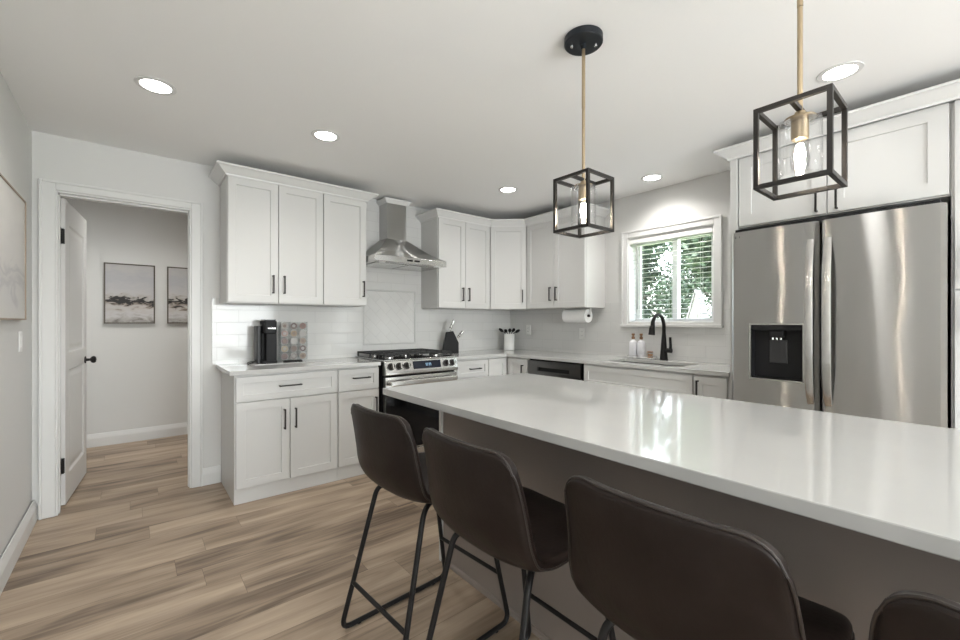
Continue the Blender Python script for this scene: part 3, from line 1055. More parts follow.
for k, x in enumerate((2.012, 2.026, 2.044, 2.058)):
    for a in ((x, x + .009, .009, .0115), (x, x + .009, -.0015, .001), (x, x + .009, -.0115, -.009), (x, x + .002, 0, .0105), (x + .007, x + .009, 0, .0105), (x + .007, x + .009, -.0105, 0)):
        box(bm, a[0], a[1], a[2], a[3], .0032, .0036, Matrix.Translation(pc) @ Tp)
obj('clock_digits', bm, M['disp'], dsp)
od = obj('oven_door', B(RX0 + .003, RX1 - .003, RYF - .028, RYF + .018, .155, .785), M['steel2'], rg, bevel=.003)
obj('oven_window', B(RX0 + .004, RX1 - .004, RYF - .0335, RYF - .0282, .165, .685), M['gloss'], od, label='black glass oven window')
bm = nb()
zh = .735
box(bm, RX0 + .03, RX1 - .03, RYF - .085, RYF - .060, zh - .022, zh + .022)
for x in (RX0 + .04, RX1 - .075):
    box(bm, x, x + .035, RYF - .062, RYF - .0282, zh - .016, zh + .016)
obj('oven_handle', bm, M['steel2'], od, bevel=.008)
obj('storage_drawer', B(RX0 + .003, RX1 - .003, RYF - .028, RYF + .018, .045, .148), M['steel2'], rg, bevel=.003)
for x in (RX0 + .03, RX1 - .06):
    for y in (RYF + .05, 3.74): obj('foot', B(x, x + .03, y, y + .03, 0, .04), M['matte'], rg)

# ------------------------------------------------------------------ dishwasher
dw = thing('dishwasher', 'dark steel dishwasher with pocket handle beside the sink cabinet', 'dishwasher', (3.35, 2.62, 0))
DY0, DY1 = 2.302, 2.950
obj('tub', B(3.075, XR - .06, DY0 + .005, DY1 - .005, .10, .885), M['matte'], dw)
bm = nb()
slab(bm, [DY0 + .004, DY0 + .13, DY1 - .13, DY1 - .004], [.11, .775, .812, .872], lambda i, j: not (i == 1 and j == 1), 0, .025)
for v in bm.verts: v.co = Vector((3.046 + v.co.z, v.co.x, v.co.y))
ddr = obj('door', bm, M['slate'], dw, bevel=.003)
obj('pocket_handle', B(3.072, 3.0745, DY0 + .128, DY1 - .128, .770, .818), M['dark'], ddr, label='black recessed pocket handle')
obj('kick_plate', B(3.09, 3.10, DY0 + .005, DY1 - .005, .005, .098), M['matte'], dw)

# ------------------------------------------------------------------ refrigerator
FY0, FY1, FX, FZ = .130, 1.036, 2.87, 1.803
fg = thing('refrigerator', 'stainless french-door refrigerator with water dispenser beside the sink counter', 'refrigerator', (3.2, .58, 0))
obj('body', B(FX + .075, XR - .03, FY0 + .008, FY1 - .008, .03, FZ - .012), M['fridge_side'], fg)
def curved_door(y0, y1, z0, z1, hole=None, nseg=24):
    bm = nb()
    ys = sorted(set([y0 + (y1 - y0) * k / nseg for k in range(nseg + 1)] + (list(hole[:2]) if hole else [])))
    zs = [z0] + (list(hole[2:]) if hole else []) + [z1]
    yc = (y0 + y1) / 2
    hw = (y1 - y0) / 2
    def fx(y):
        s = abs(y - yc) / hw
        return FX + .009 * s * s + .022 * max(0, (s - .93) / .07) ** 2
    def inhole(a, b, c, d):
        return hole and a >= hole[0] - 1e-6 and b <= hole[1] + 1e-6 and c >= hole[2] - 1e-6 and d <= hole[3] + 1e-6
    V = {}
    def v(y, z):
        k = (round(y, 5), round(z, 5))
        if k not in V: V[k] = bm.verts.new((fx(y), y, z))
        return V[k]
    for a, b in zip(ys, ys[1:]):
        for c, d in zip(zs, zs[1:]):
            if inhole(a, b, c, d): continue
            f = bm.faces.new((v(a, c), v(b, c), v(b, d), v(a, d)))
            f.smooth = True
    XB = FX + .07
    # sides and back
    for y in (y0, y1):
        bm.faces.new([bm.verts.new(p) for p in ((fx(y), y, z0), (XB, y, z0), (XB, y, z1), (fx(y), y, z1))])
    for z in (z0, z1):
        bm.faces.new([bm.verts.new((fx(y), y, z)) for y in ys] + [bm.verts.new((XB, y1, z)), bm.verts.new((XB, y0, z))])
    bm.faces.new([bm.verts.new(p) for p in ((XB, y0, z0), (XB, y1, z0), (XB, y1, z1), (XB, y0, z1))])
    if hole:
        dp = FX + .062
        for y in hole[:2]:
            bm.faces.new([bm.verts.new(p) for p in ((fx(y), y, hole[2]), (dp, y, hole[2]), (dp, y, hole[3]), (fx(y), y, hole[3]))])
        hy = [y for y in ys if hole[0] - 1e-6 <= y <= hole[1] + 1e-6]
        for z in hole[2:]:
            bm.faces.new([bm.verts.new((fx(y), y, z)) for y in hy] + [bm.verts.new((dp, hole[1], z)), bm.verts.new((dp, hole[0], z))])
        bm.faces.new([bm.verts.new(p) for p in ((dp, hole[0], hole[2]), (dp, hole[1], hole[2]), (dp, hole[1], hole[3]), (dp, hole[0], hole[3]))])
    return bm
YSP = .594
HOLE = (.667, .922, .918, 1.235)
ld = obj('door', curved_door(YSP + .004, FY1, .72, FZ, HOLE), M['steel'], fg, label='stainless left door with water dispenser')
rd = obj('door', curved_door(FY0, YSP - .004, .72, FZ), M['steel'], fg, label='stainless right door without dispenser')
obj('freezer_drawer', curved_door(FY0, FY1, .06, .71), M['steel'], fg)
obj('hinge_cover', B(FX + .03, FX + .14, FY0 + .02, FY1 - .02, FZ - .011, FZ + .02), M['matte'], fg)
def fhandle(yc, par):
    bm = nb()
    n = 28
    z0, z1 = .80, 1.705
    rows = []
    for k in range(n + 1):
        s = k / n
        z = z0 + (z1 - z0) * s
        o = .012 + .050 * (1 - (2 * s - 1) ** 4)
        x = FX - o + .012
        wd_ = .019 * (1 - .25 * abs(2 * s - 1) ** 6)
        rows.append([bm.verts.new(p) for p in ((x + .014, yc - wd_, z), (x + .003, yc - wd_, z), (x, yc - wd_ * .6, z), (x, yc + wd_ * .6, z), (x + .003, yc + wd_, z), (x + .014, yc + wd_, z))])
    for A, Bq in zip(rows, rows[1:]):
        for k in range(6):
            bm.faces.new((A[k], A[(k + 1) % 6], Bq[(k + 1) % 6], Bq[k])).smooth = True
    bm.faces.new(rows[0]); bm.faces.new(rows[-1])
    obj('handle', bm, M['steel2'], par)
fhandle(.632, ld)
fhandle(.556, rd)
# dispenser
h0, h1, h2, h3 = HOLE
dp = obj('dispenser', B(FX + .004, FX + .008, h0 + .001, h1 - .001, h3 - .032, h3 - .002), M['matte'], ld, label='black water dispenser niche')
bm = nb()
box(bm, FX + .059, FX + .0615, h0 + .001, h1 - .001, h2 + .001, h3 - .001)
box(bm, FX + .010, FX + .059, h0 + .001, h0 + .004, h2 + .001, h3 - .001); box(bm, FX + .010, FX + .059, h1 - .004, h1 - .001, h2 + .001, h3 - .001)
box(bm, FX + .010, FX + .059, h0 + .004, h1 - .004, h2 + .001, h2 + .006); box(bm, FX + .010, FX + .059, h0 + .004, h1 - .004, h3 - .006, h3 - .001)
obj('niche', bm, M['matte'], dp)
yc = (h0 + h1) / 2
obj('nozzle', box(nb(), FX + .012, FX + .055, yc - .035, yc + .035, h3 - .075, h3 - .033), M['matte'], dp, bevel=.006)
bm = nb()
for q in (-.02, 0, .02): lathe(bm, [(.006, 0), (.006, -.012), (.004, -.012)], (FX + .02, yc + q, h3 - .0752), n=12)
obj('spout', bm, M['steel2'], dp)
obj('paddle', box(nb(), FX + .05, FX + .0588, yc - .045, yc + .045, h2 + .09, h3 - .09), mat('paddle_grey', (.035, .035, .037), .3), dp, bevel=.004)
bm = nb()
bw = .007
xa, xb = FX - .0015, FX + .004
box(bm, xa, xb, h0 - bw, h0, h2 - bw, h3 + bw); box(bm, xa, xb, h1, h1 + bw, h2 - bw, h3 + bw)
box(bm, xa, xb, h0, h1, h2 - bw, h2); box(bm, xa, xb, h0, h1, h3, h3 + bw)
obj('bezel', bm, M['steel2'], dp)
# small emblem and letters on the left door
lg = nb()
ye, ze = FY1 - .035, 1.772
lathe(lg, [(.0095, 0), (.0095, -.0012), (.007, -.0012), (.007, -.0004)], (FX + .0078, ye, ze), 'X', 24)
for (a, b_, c, d_) in ((-.0025, -.0012, -.004, .004), (-.0025, .0025, -.004, -.0028)):
    box(lg, FX + .0062, FX + .0072, ye - b_, ye - a, ze + c, ze + d_)
def letter(boxes, y):
    for (a, b_, c, d_) in boxes: box(lg, FX + .0052, FX + .0072, y - b_, y - a, ze - .006 + c, ze - .006 + d_)
letter(((0, .0024, 0, .012), (0, .008, 0, .0024)), ye - .015)
letter(((0, .0024, 0, .012), (0, .009, 0, .0024), (0, .009, .0096, .012), (.0068, .009, 0, .006), (.0045, .009, .0042, .006)), ye - .026)
obj('emblem', lg, mat('emblem_grey', (.10, .10, .10), .4, .5), ld)

# ------------------------------------------------------------------ island
IX0, IX1, IY1, IY0 = .965, 1.965, 1.943, -1.05
isl = thing('kitchen_island', 'long kitchen island with white quartz top in the foreground', 'island', (1.5, .45, 0))
obj('island_top', B(IX0, IX1, IY0, IY1, .887, .920), M['quartz'], isl, bevel=.003)
obj('body', B(1.272, 1.915, IY0 + .05, 1.825, 0, .8868), M['cab'], isl)
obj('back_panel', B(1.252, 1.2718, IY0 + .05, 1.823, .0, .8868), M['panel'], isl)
obj('end_panel', B(1.240, 1.935, 1.8255, 1.846, 0, .8868), M['cab'], isl, bevel=.001)
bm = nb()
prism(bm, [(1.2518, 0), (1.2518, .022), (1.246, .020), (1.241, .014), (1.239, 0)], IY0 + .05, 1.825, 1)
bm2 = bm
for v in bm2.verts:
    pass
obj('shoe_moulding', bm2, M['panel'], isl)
fi = lambda y0: Fr((1.936, y0, 0), (0, 1), (1, 0))
for k in range(4):
    y0 = IY0 + .08 + k * .72
    d = obj('door', shaker(fi(y0), .002, .715, .106, .870), M['cab'], isl)
    obj('handle', pull(fi(y0), .66, .75, True), M['pull'], d, label='dark bar handle')

# ------------------------------------------------------------------ bar stools
def shell_pt(s, u):
    """s 0..1 from seat front to top of back, u -1..1 across"""
    P = [(.225, .565, .190, .000), (.215, .605, .207, .004), (.12, .622, .222, .010), (.0, .612, .228, .016), (-.10, .604, .230, .022), (-.172, .622, .230, .030),
         (-.207, .675, .226, .036), (-.222, .745, .220, .038), (-.232, .810, .215, .036), (-.241, .875, .210, .032), (-.247, .925, .204, .028)]
    f = s * (len(P) - 1)
    i = min(int(f), len(P) - 2)
    t = f - i
    def cr(k):
        p0, p1, p2, p3 = P[max(i - 1, 0)][k], P[i][k], P[i + 1][k], P[min(i + 2, len(P) - 1)][k]
        return .5 * (2 * p1 + (p2 - p0) * t + (2 * p0 - 5 * p1 + 4 * p2 - p3) * t * t + (3 * p1 - p0 - 3 * p2 + p3) * t ** 3)
    x, z, hw, lift = cr(0), cr(1), cr(2), cr(3)
    e = 1e-3
    return x, z, hw, lift

def shell_frame(s):
    a = shell_pt(max(0, s - .02), 0)
    b = shell_pt(min(1, s + .02), 0)
    d = Vector((b[0] - a[0], 0, b[1] - a[1])).normalized()
    n = Vector((d.z, 0, -d.x))          # sitting side: up on the seat, forward on the back
    return n

def stool_shell(thick=.032, ns=48, nu=32):
    bm = nb()
    rim = []
    def P(s, u, off):
        x, z, hw, lift = shell_pt(s, u)
        n = shell_frame(s)
        k = abs(u) ** 2.6
        y = u * hw
        p = Vector((x, y, z)) + n * (lift * k + off)
        # rounded corners at the top of the back and at the seat front
        q = max(0, (abs(u) - .70) / .30)
        cr_ = 1 - math.sqrt(max(0, 1 - q * q * .96))
        if s > .76:
            p.z -= .062 * cr_ * ((s - .76) / .24) ** 1.5
        if s < .22:
            p.x -= .055 * cr_ * ((.22 - s) / .22) ** 1.5
        return p
    S = [i / ns for i in range(ns + 1)]
    Uu = [math.sin(PI / 2 * (-1 + 2 * j / nu)) * .35 + (-1 + 2 * j / nu) * .65 for j in range(nu + 1)]
    def off(s, u, side):
        e = min(1, (1 - abs(u)) / .10, s / .035, (1 - s) / .035)
        e = max(0, e)
        return side * thick / 2 * (.5 + .5 * math.sqrt(max(0, 1 - (1 - e) ** 2)))
    top = [[bm.verts.new(P(s, u, off(s, u, 1))) for u in Uu] for s in S]
    bot = [[bm.verts.new(P(s, u, off(s, u, -1))) for u in Uu] for s in S]
    for G in (top, bot):
        for i in range(ns):
            for j in range(nu):
                bm.faces.new((G[i][j], G[i + 1][j], G[i + 1][j + 1], G[i][j + 1])).smooth = True
    per = [(0, j) for j in range(nu + 1)] + [(i, nu) for i in range(1, ns + 1)] + [(ns, j) for j in range(nu - 1, -1, -1)] + [(i, 0) for i in range(ns - 1, 0, -1)]
    m = len(per)
    for k in range(m):
        a, b = per[k], per[(k + 1) % m]
        bm.faces.new((top[a[0]][a[1]], top[b[0]][b[1]], bot[b[0]][b[1]], bot[a[0]][a[1]])).smooth = True
    outer = []
    for (i, j) in per:
        outer.append((P(S[i], Uu[j], off(S[i], Uu[j], -1) * .95)))
    return bm, outer

def make_stool():
    t = thing('bar_stool', '', 'stool', (0, 0, 0), 'brown leather bar stools along the island')
    bm, outer = stool_shell()
    sh = obj('seat_shell', bm, M['leather'], t)
    ss = sh.modifiers.new('sub', 'SUBSURF')
    ss.levels = 1; ss.render_levels = 1
    obj('piping', tube(nb(), outer, .0030, 8, closed=True), M['seam'], sh, label='stitched piping around the rim')
    for s in (-1, 1):
        a, b = s * .165, s * .212
        path = [(-.05, a * .72, .578), (-.128, a, .574), (-.267, b, .0105), (.267, b, .0105), (.160, a, .574), (.08, a * .72, .578)]
        lg_ = obj('leg', tube(nb(), rounded(path, .045), .0100, 12), M['black'], t)
        bm = nb()
        for x in (-.19, .19): lathe(bm, [(.008, 0), (.012, .004), (.008, .012)], (x, b, 0), n=12)
        obj('foot_glide', bm, M['matte'], lg_)
    fz = .19
    xr = -.267 + (.139) * fz / .6
    yy = .212 - .047 * fz / .6
    obj('stretcher', tube(nb(), [(xr, -yy, fz), (xr, yy, fz)], .0085, 10), M['black'], t)
    fz = .215
    xf = .267 - .112 * fz / .6
    yy = .212 - .047 * fz / .6
    obj('footrest', tube(nb(), [(xf, -yy, fz), (xf, yy, fz)], .0085, 10), M['black'], t)
    bm = nb()
    box(bm, -.10, .14, -.125, .125, .5885, .595)
    obj('seat_plate', bm, M['black'], t)
    return t
st = make_stool()
stools = [((.926, 1.472), 'brown leather bar stool at the far end of the island, nearest the range', .06),
          ((.935, .942), 'brown leather bar stool second from the range, whole back and legs in view', 0),
          ((.962, .394), 'large brown leather bar stool in the foreground, third from the range', 0),
          ((.965, -.112), 'brown leather bar stool of which only the back top shows, nearest the camera right', 0)]
for i, ((x, y), lab, rz) in enumerate(stools):
    o = st if i == 0 else copy_tree(st)
    o.location = (x, y, 0)
    o.rotation_euler.z = rz
    o['label'] = lab

# ------------------------------------------------------------------ pendants
def pendant(cx, cy, z0, z1, label):
    t = thing('pendant_light', label, 'pendant light', (cx, cy, z0), 'pendant lights over the island')
    cn = obj('canopy', lathe(nb(), [(.080, ZC - .001), (.080, ZC - .026), (.076, ZC - .030), (.012, ZC - .030), (.010, ZC - .05)], (cx, cy, 0), n=48, smooth=False), M['canopy'], t)
    bm = nb()
    for s in (-1, 1): lathe(bm, [(.007, ZC - .0302), (.007, ZC - .034), (.005, ZC - .04)], (cx + s * .035, cy - s * .035, 0), n=14)
    obj('canopy_screw', bm, M['steel2'], cn)
    obj('rod', tube(nb(), [(cx, cy, ZC - .045), (cx, cy, ZC - .30)], .0075, 14), M['brass'], t)
    obj('rod', tube(nb(), [(cx, cy, ZC - .302), (cx, cy, z1 - .02)], .0068, 14), M['brass'], t)
    a, b = .09, .012
    bm = nb()
    for sx_ in (-1, 1):
        for sy_ in (-1, 1):
            x, y = cx + sx_ * (a - b / 2), cy + sy_ * (a - b / 2)
            box(bm, x - b / 2, x + b / 2, y - b / 2, y + b / 2, z0, z1)
    for z in (z0, z1 - b):
        for s in (-1, 1):
            box(bm, cx - a + b, cx + a - b, cy + s * (a - b / 2) - b / 2, cy + s * (a - b / 2) + b / 2, z, z + b)
            box(bm, cx + s * (a - b / 2) - b / 2, cx + s * (a - b / 2) + b / 2, cy - a + b, cy + a - b, z, z + b)
    box(bm, cx - a + b, cx + a - b, cy - b / 2, cy + b / 2, z1 - b, z1)
    obj('cage', bm, M['pull'], t)
    zt = z1 - .012
    obj('socket_cup', lathe(nb(), [(.012, zt), (.016, zt - .014), (.038, zt - .018), (.038, zt - .024), (.021, zt - .026), (.021, zt - .078), (.019, zt - .080)], (cx, cy, 0), n=32), M['brass'], t)
    # open glass cylinder
    bm = nb()
    n = 40
    R_, zb = .052, z0 + .035
    rings = [[bm.verts.new((cx + r * math.cos(2 * PI * k / n), cy + r * math.sin(2 * PI * k / n), z)) for k in range(n)] for r, z in ((.022, zt - .0275), (R_, zt - .0275), (R_, zb), (R_ - .003, zb), (R_ - .003, zt - .0305), (.022, zt - .0305))]
    for i in range(6):
        A, Bq = rings[i], rings[(i + 1) % 6]
        for k in range(n):
            bm.faces.new((A[k], A[(k + 1) % n], Bq[(k + 1) % n], Bq[k])).smooth = True
    obj('glass_shade', bm, M['shade'], t)
    zk = zt - .0805
    prof = [(.012, zk), (.013, zk - .012), (.020, zk - .035), (.0235, zk - .058), (.020, zk - .078), (.011, zk - .090), (.001, zk - .094)]
    bu = obj('bulb', lathe(nb(), prof, (cx, cy, 0), n=28), M['shade'], t)
    bm = nb()
    for k in range(6):
        an = k * PI / 3
        c_, s_ = math.cos(an), math.sin(an)
        tube(bm, [(cx + .006 * c_, cy + .006 * s_, zk - .014), (cx + .011 * c_, cy + .011 * s_, zk - .045), (cx + .005 * c_, cy + .005 * s_, zk - .074)], .0028, 8)
    obj('filament', bm, M['bulb'], bu, label='glowing warm filament')
pendant(1.474, 1.10, 1.63, 1.86, 'cube-cage pendant light over the island, the far one showing its ceiling canopy')
pendant(1.480, .350, 1.635, 1.867, 'larger-looking cube-cage pendant light, the near one in front of the refrigerator cabinet')

# ------------------------------------------------------------------ recessed lights
def downlight(x, y, lab, k=1.0):
    t = thing('recessed_light', lab, 'ceiling light', (x, y, ZC), 'recessed ceiling lights')
    obj('trim_ring', lathe(nb(), [(.064, ZC - .0005), (.088, ZC - .0005), (.086, ZC - .004), (.066, ZC - .005)], (x, y, 0), n=40, annulus=True), M['trim'], t)
    sp_ = lamp('recessed_light_beam', 'SPOT', (x, y, ZC - .012), (0, 0, 0), SPOT * k, LEDC, spot_size=math.radians(152), spot_blend=.9, shadow_soft_size=.06)
    obj('diffuser', lathe(nb(), [(.0635, ZC - .0006), (.0635, ZC - .0035), (.05, ZC - .0036)], (x, y, 0), n=40), M['led'], t)
for x, y, lab, *k in ((.088, 2.71, 'round recessed ceiling light nearest the doorway'), (.96, 2.735, 'round recessed ceiling light in front of the left wall cabinets'),
                  (2.63, 2.795, 'round recessed ceiling light near the corner wall cabinets'), (3.34, 1.80, 'round recessed ceiling light just in front of the kitchen window', 1.9),
                  (2.63, .465, 'round recessed ceiling light above the refrigerator, beside the near pendant', .35),
                  (.45, .30, 'round recessed ceiling light over the stools, behind the camera view'), (.45, -1.6, 'round recessed ceiling light near the added glazed door, left'),
                  (2.63, -1.6, 'round recessed ceiling light near the added glazed door, right'), (.1, 4.9, 'round recessed ceiling light in the hall beyond the doorway', 1.4), (-.9, 4.9, 'unseen recessed light added to brighten the hall, left end', 1.4), (1.1, 4.9, 'unseen recessed light added to brighten the hall, right end', 1.4)):  # the two hall end lights are unseen, added to brighten the hall
    downlight(x, y, lab, *k)

# ------------------------------------------------------------------ paintings
def painting(name, label, fr, u0, u1, z0, z1, m, fm, fwid=.012, dep=.03):
    c = fr.M @ Vector(((u0 + u1) / 2, 0, (z0 + z1) / 2))
    t = thing(name, label, 'painting', c)
    bm = nb()
    T = fr.M
    box(bm, u0, u1, .001, dep, z0, z0 + fwid, T); box(bm, u0, u1, .001, dep, z1 - fwid, z1, T)
    box(bm, u0, u0 + fwid, .001, dep, z0 + fwid, z1 - fwid, T); box(bm, u1 - fwid, u1, .001, dep, z0 + fwid, z1 - fwid, T)
    obj('picture_frame', bm, fm, t)
    obj('canvas', box(nb(), u0 + fwid, u1 - fwid, .002, dep - .006, z0 + fwid, z1 - fwid, T), m, t)
fh = Fr((0, HY1 - .0005, 0), (1, 0), (0, -1))
painting('framed_painting', 'square framed abstract landscape on the hall wall, left of the pair', fh, -.232, .178, 1.235, 1.855, M['art_hall'], M['artdark'])
painting('framed_painting', 'framed abstract landscape half hidden by the door casing, right of the pair', fh, .282, .692, 1.235, 1.855, M['art_hall2'], M['artdark'])
painting('framed_painting', 'large pale framed painting on the left wall', Fr((XL + .0005, 0, 0), (0, 1), (1, 0)), 2.78, 3.462, 1.262, 1.928, M['art_left'], M['artwood'], .008, .028)

# ------------------------------------------------------------------ counter items
# coffee maker on a stone board
zc = .9202
tag(obj('serving_board', B(.715, 1.235, 3.575, 3.79, zc, zc + .005), M['quartz'], origin=(.98, 3.69, zc), bevel=.002), 'thin white stone board under the coffee maker and pod rack', 'board')
zb = zc + .0053
kx, ky = .828, 3.69
cm = thing('coffee_maker', 'slim black single-serve coffee maker on the left counter', 'coffee maker', (kx, ky, zb))
def rbox(x0, x1, y0, y1, z0, z1, r=.02, n=5):
    pts = []
    for (cx_, cy_, a0) in ((x1 - r, y1 - r, 0), (x0 + r, y1 - r, PI / 2), (x0 + r, y0 + r, PI), (x1 - r, y0 + r, 1.5 * PI)):
        for k in range(n + 1):
            a = a0 + PI / 2 * k / n
            pts.append((cx_ + r * math.cos(a), cy_ + r * math.sin(a)))
    return prism(nb(), pts, z0, z1, 2)
obj('base', rbox(kx - .058, kx + .058, ky - .085, ky + .085, zb, zb + .022), M['matte'], cm, bevel=.004)
obj('body', rbox(kx - .052, kx + .055, ky - .01, ky + .08, zb + .0222, zb + .235), M['matte'], cm, bevel=.004)
hdk = obj('brew_head', rbox(kx - .040, kx + .055, ky - .08, ky + .08, zb + .2352, zb + .338), M['matte'], cm, bevel=.008)
obj('front_column', rbox(kx - .025, kx + .055, ky - .070, ky - .0102, zb + .0222, zb + .2348, .012), M['matte'], cm)
obj('chrome_band', B(kx - .012, kx + .042, ky - .0835, ky - .0802, zb + .272, zb + .280), M['steel2'], hdk, label='chrome band')
obj('lid', rbox(kx - .036, kx + .051, ky - .075, ky + .075, zb + .3382, zb + .345), M['gloss'], cm)
obj('water_tank', rbox(kx - .085, kx - .0525, ky - .045, ky + .06, zb, zb + .295, .012), mat('smoked_plastic', (.03, .03, .032), .35, spec=.3), cm)
obj('power_cord', tube(nb(), rounded([(kx - .07, ky + .085, zb + .008), (kx - .13, ky + .07, zb + .006), (kx - .14, ky - .02, zb - .005), (kx - .09, ky - .03, zb + .02), (kx - .0855, ky - .02, zb + .03)], .05), .0035, 8), M['matte'], cm)
# pod rack
px0, px1, py0, py1 = .915, 1.130, 3.655, 3.72
pr = thing('pod_rack', 'clear acrylic rack filled with coffee pods beside the coffee maker', 'rack', (1.022, 3.69, zb))
bm = nb()
box(bm, px0, px0 + .003, py0, py1, zb + .012, zb + .328); box(bm, px1 - .003, px1, py0, py1, zb + .012, zb + .328)
box(bm, px0, px1, py0, py1, zb + .012, zb + .015); box(bm, px0, px1, py0, py1, zb + .325, zb + .328)
box(bm, px0 + .003, px1 - .003, py1 - .003, py1, zb + .015, zb + .325)
obj('acrylic_case', bm, M['acryl'], pr)
bm = nb()
for j in range(5):
    z = zb + .015 + j * .0622
    if j: box(bm, px0 + .0032, px1 - .0032, py0 + .01, py1 - .0032, z - .001, z + .0005)
obj('shelf', bm, M['acryl'], pr)
obj('base', lathe(nb(), [(.075, zb), (.072, zb + .008), (.03, zb + .0118)], ((px0 + px1) / 2, (py0 + py1) / 2 + .002, 0), n=32), M['matte'], pr)
podc = [(.62, .58, .50), (.20, .10, .08), (.45, .22, .17), (.50, .25, .20), (.55, .38, .18), (.68, .66, .60), (.25, .16, .16), (.70, .68, .62), (.48, .38, .28),
        (.62, .48, .24), (.32, .24, .20), (.16, .09, .08), (.30, .18, .18), (.42, .36, .33), (.55, .42, .30)]
cname = ['cream', 'dark red', 'rust', 'brick red', 'tan', 'ivory', 'plum brown', 'pale cream', 'beige', 'gold', 'brown', 'dark brown', 'maroon', 'grey brown', 'light tan']
rows = ['bottom', 'second', 'middle', 'fourth', 'top']
podwall = mat('pod_plastic', (.33, .31, .295), .35)
for j in range(5):
    for i in range(3):
        k = (4 - j) * 3 + i
        x = px0 + .0365 + i * .071
        z = zb + .0158 + j * .0622 + .0288
        p = thing('coffee_pod', '%s-lidded coffee pod, %s in the %s row of the clear rack' % (cname[k], ('left', 'centre', 'right')[i], rows[j] + (' from the bottom' if j in (1, 3) else '')), 'coffee pod', (x, py0 + .03, z - .0287), 'coffee pods in the clear rack')
        obj('cup', lathe(nb(), [(.019, py0 + .056), (.025, py0 + .012), (.0285, py0 + .010), (.0285, py0 + .008)], (x, 0, z), 'Y', 20), podwall, p)
        ldm = mat('pod_lid_' + cname[k].replace(' ', '_'), tuple(.46 * (.75 * c + .25 * sum(podc[k]) / 3) for c in podc[k]), .4)
        lo_ = obj('lid', lathe(nb(), [(.0245, py0 + .0079), (.0245, py0 + .0068), (.001, py0 + .0066)], (x, 0, z), 'Y', 20), ldm, p)
        obj('lid_mark', lathe(nb(), [(.013, py0 + .0065), (.013, py0 + .0058), (.001, py0 + .0057)], (x, 0, z), 'Y', 18), podwall if k % 2 else mat('pod_mark', (.16, .11, .09), .5), lo_)

# knife block
kb_ = thing('knife_block', 'black slanted knife block right of the range', 'knife block', (2.63, 3.70, zc))
Tk = Matrix.Translation((2.63, 3.70, zc)) @ Matrix.Rotation(math.radians(-32), 4, 'Z')
bm = nb()
prof = [(-.092, 0), (.088, 0), (.088, .11), (.030, .235), (-.045, .222)]
# profile in local x (forward, towards the camera) and z, extruded across local y
A = [bm.verts.new(Tk @ Vector((-p[0] * -1, -.055, p[1]))) for p in prof]
B2 = [bm.verts.new(Tk @ Vector((-p[0] * -1, .055, p[1]))) for p in prof]
bm.faces.new(A); bm.faces.new(B2)
for k in range(5): bm.faces.new((A[k], A[(k + 1) % 5], B2[(k + 1) % 5], B2[k]))
bk = obj('block', bm, M['matte'], kb_, bevel=.004)
obj('name_plate', box(nb(), .0882, .0905, -.024, .024, .040, .062, Tk @ Matrix.Rotation(math.radians(0), 4, 'Y')), M['steel2'], bk, label='silver plate')
ax = Vector((.40, 0, .92)).normalized()
axf = Vector((.62, 0, .78)).normalized()
kn = 0
klab = ['long steel-handled knife, back left of the block', 'long steel-handled knife, back middle of the block', 'black-handled shears, back right of the block',
        'steel-handled knife, front left of the block', 'steel-handled knife, front middle of the block', 'steel-handled knife, front right of the block']
for row, (bxl, bzl, L) in enumerate(((-.010, .238, .125), (.078, .160, .095))):
    for q in range(3):
        yl = (-.036, -.002, .036)[q]
        isb = (row == 0 and q == 2)
        base = Tk @ Vector((bxl, yl, bzl))
        dirw = (Tk.to_3x3() @ (axf if row else ax)).normalized()
        k_ = thing('kitchen_knife' if not isb else 'kitchen_shears', klab[kn], 'knife' if not isb else 'shears', base, 'knives in the block')
        kn += 1
        if isb:
            bm = nb()
            side = Tk.to_3x3() @ Vector((0, 1, 0))
            for s in (-1, 1):
                c = base + dirw * .075 + side * s * .011
                tube(bm, [c + dirw * .024 * math.cos(2 * PI * a / 16) + side * .009 * math.sin(2 * PI * a / 16) for a in range(16)], .005, 8, closed=True)
            tube(bm, [base, base + dirw * .055], .008, 8)
            obj('handle', bm, M['matte'], k_)
        else:
            obj('handle', tube(nb(), [base + dirw * .001, base + dirw * L * .3, base + dirw * L * .8, base + dirw * L], [.0105, .0125, .0135, .011], 10), M['steel2'], k_)
            bm = nb()
            for f in (.25, .55): tube(bm, [base + dirw * (L * f), base + dirw * (L * f + .006)], .0138, 10)
            obj('rivet_band', bm, M['pull'], k_)

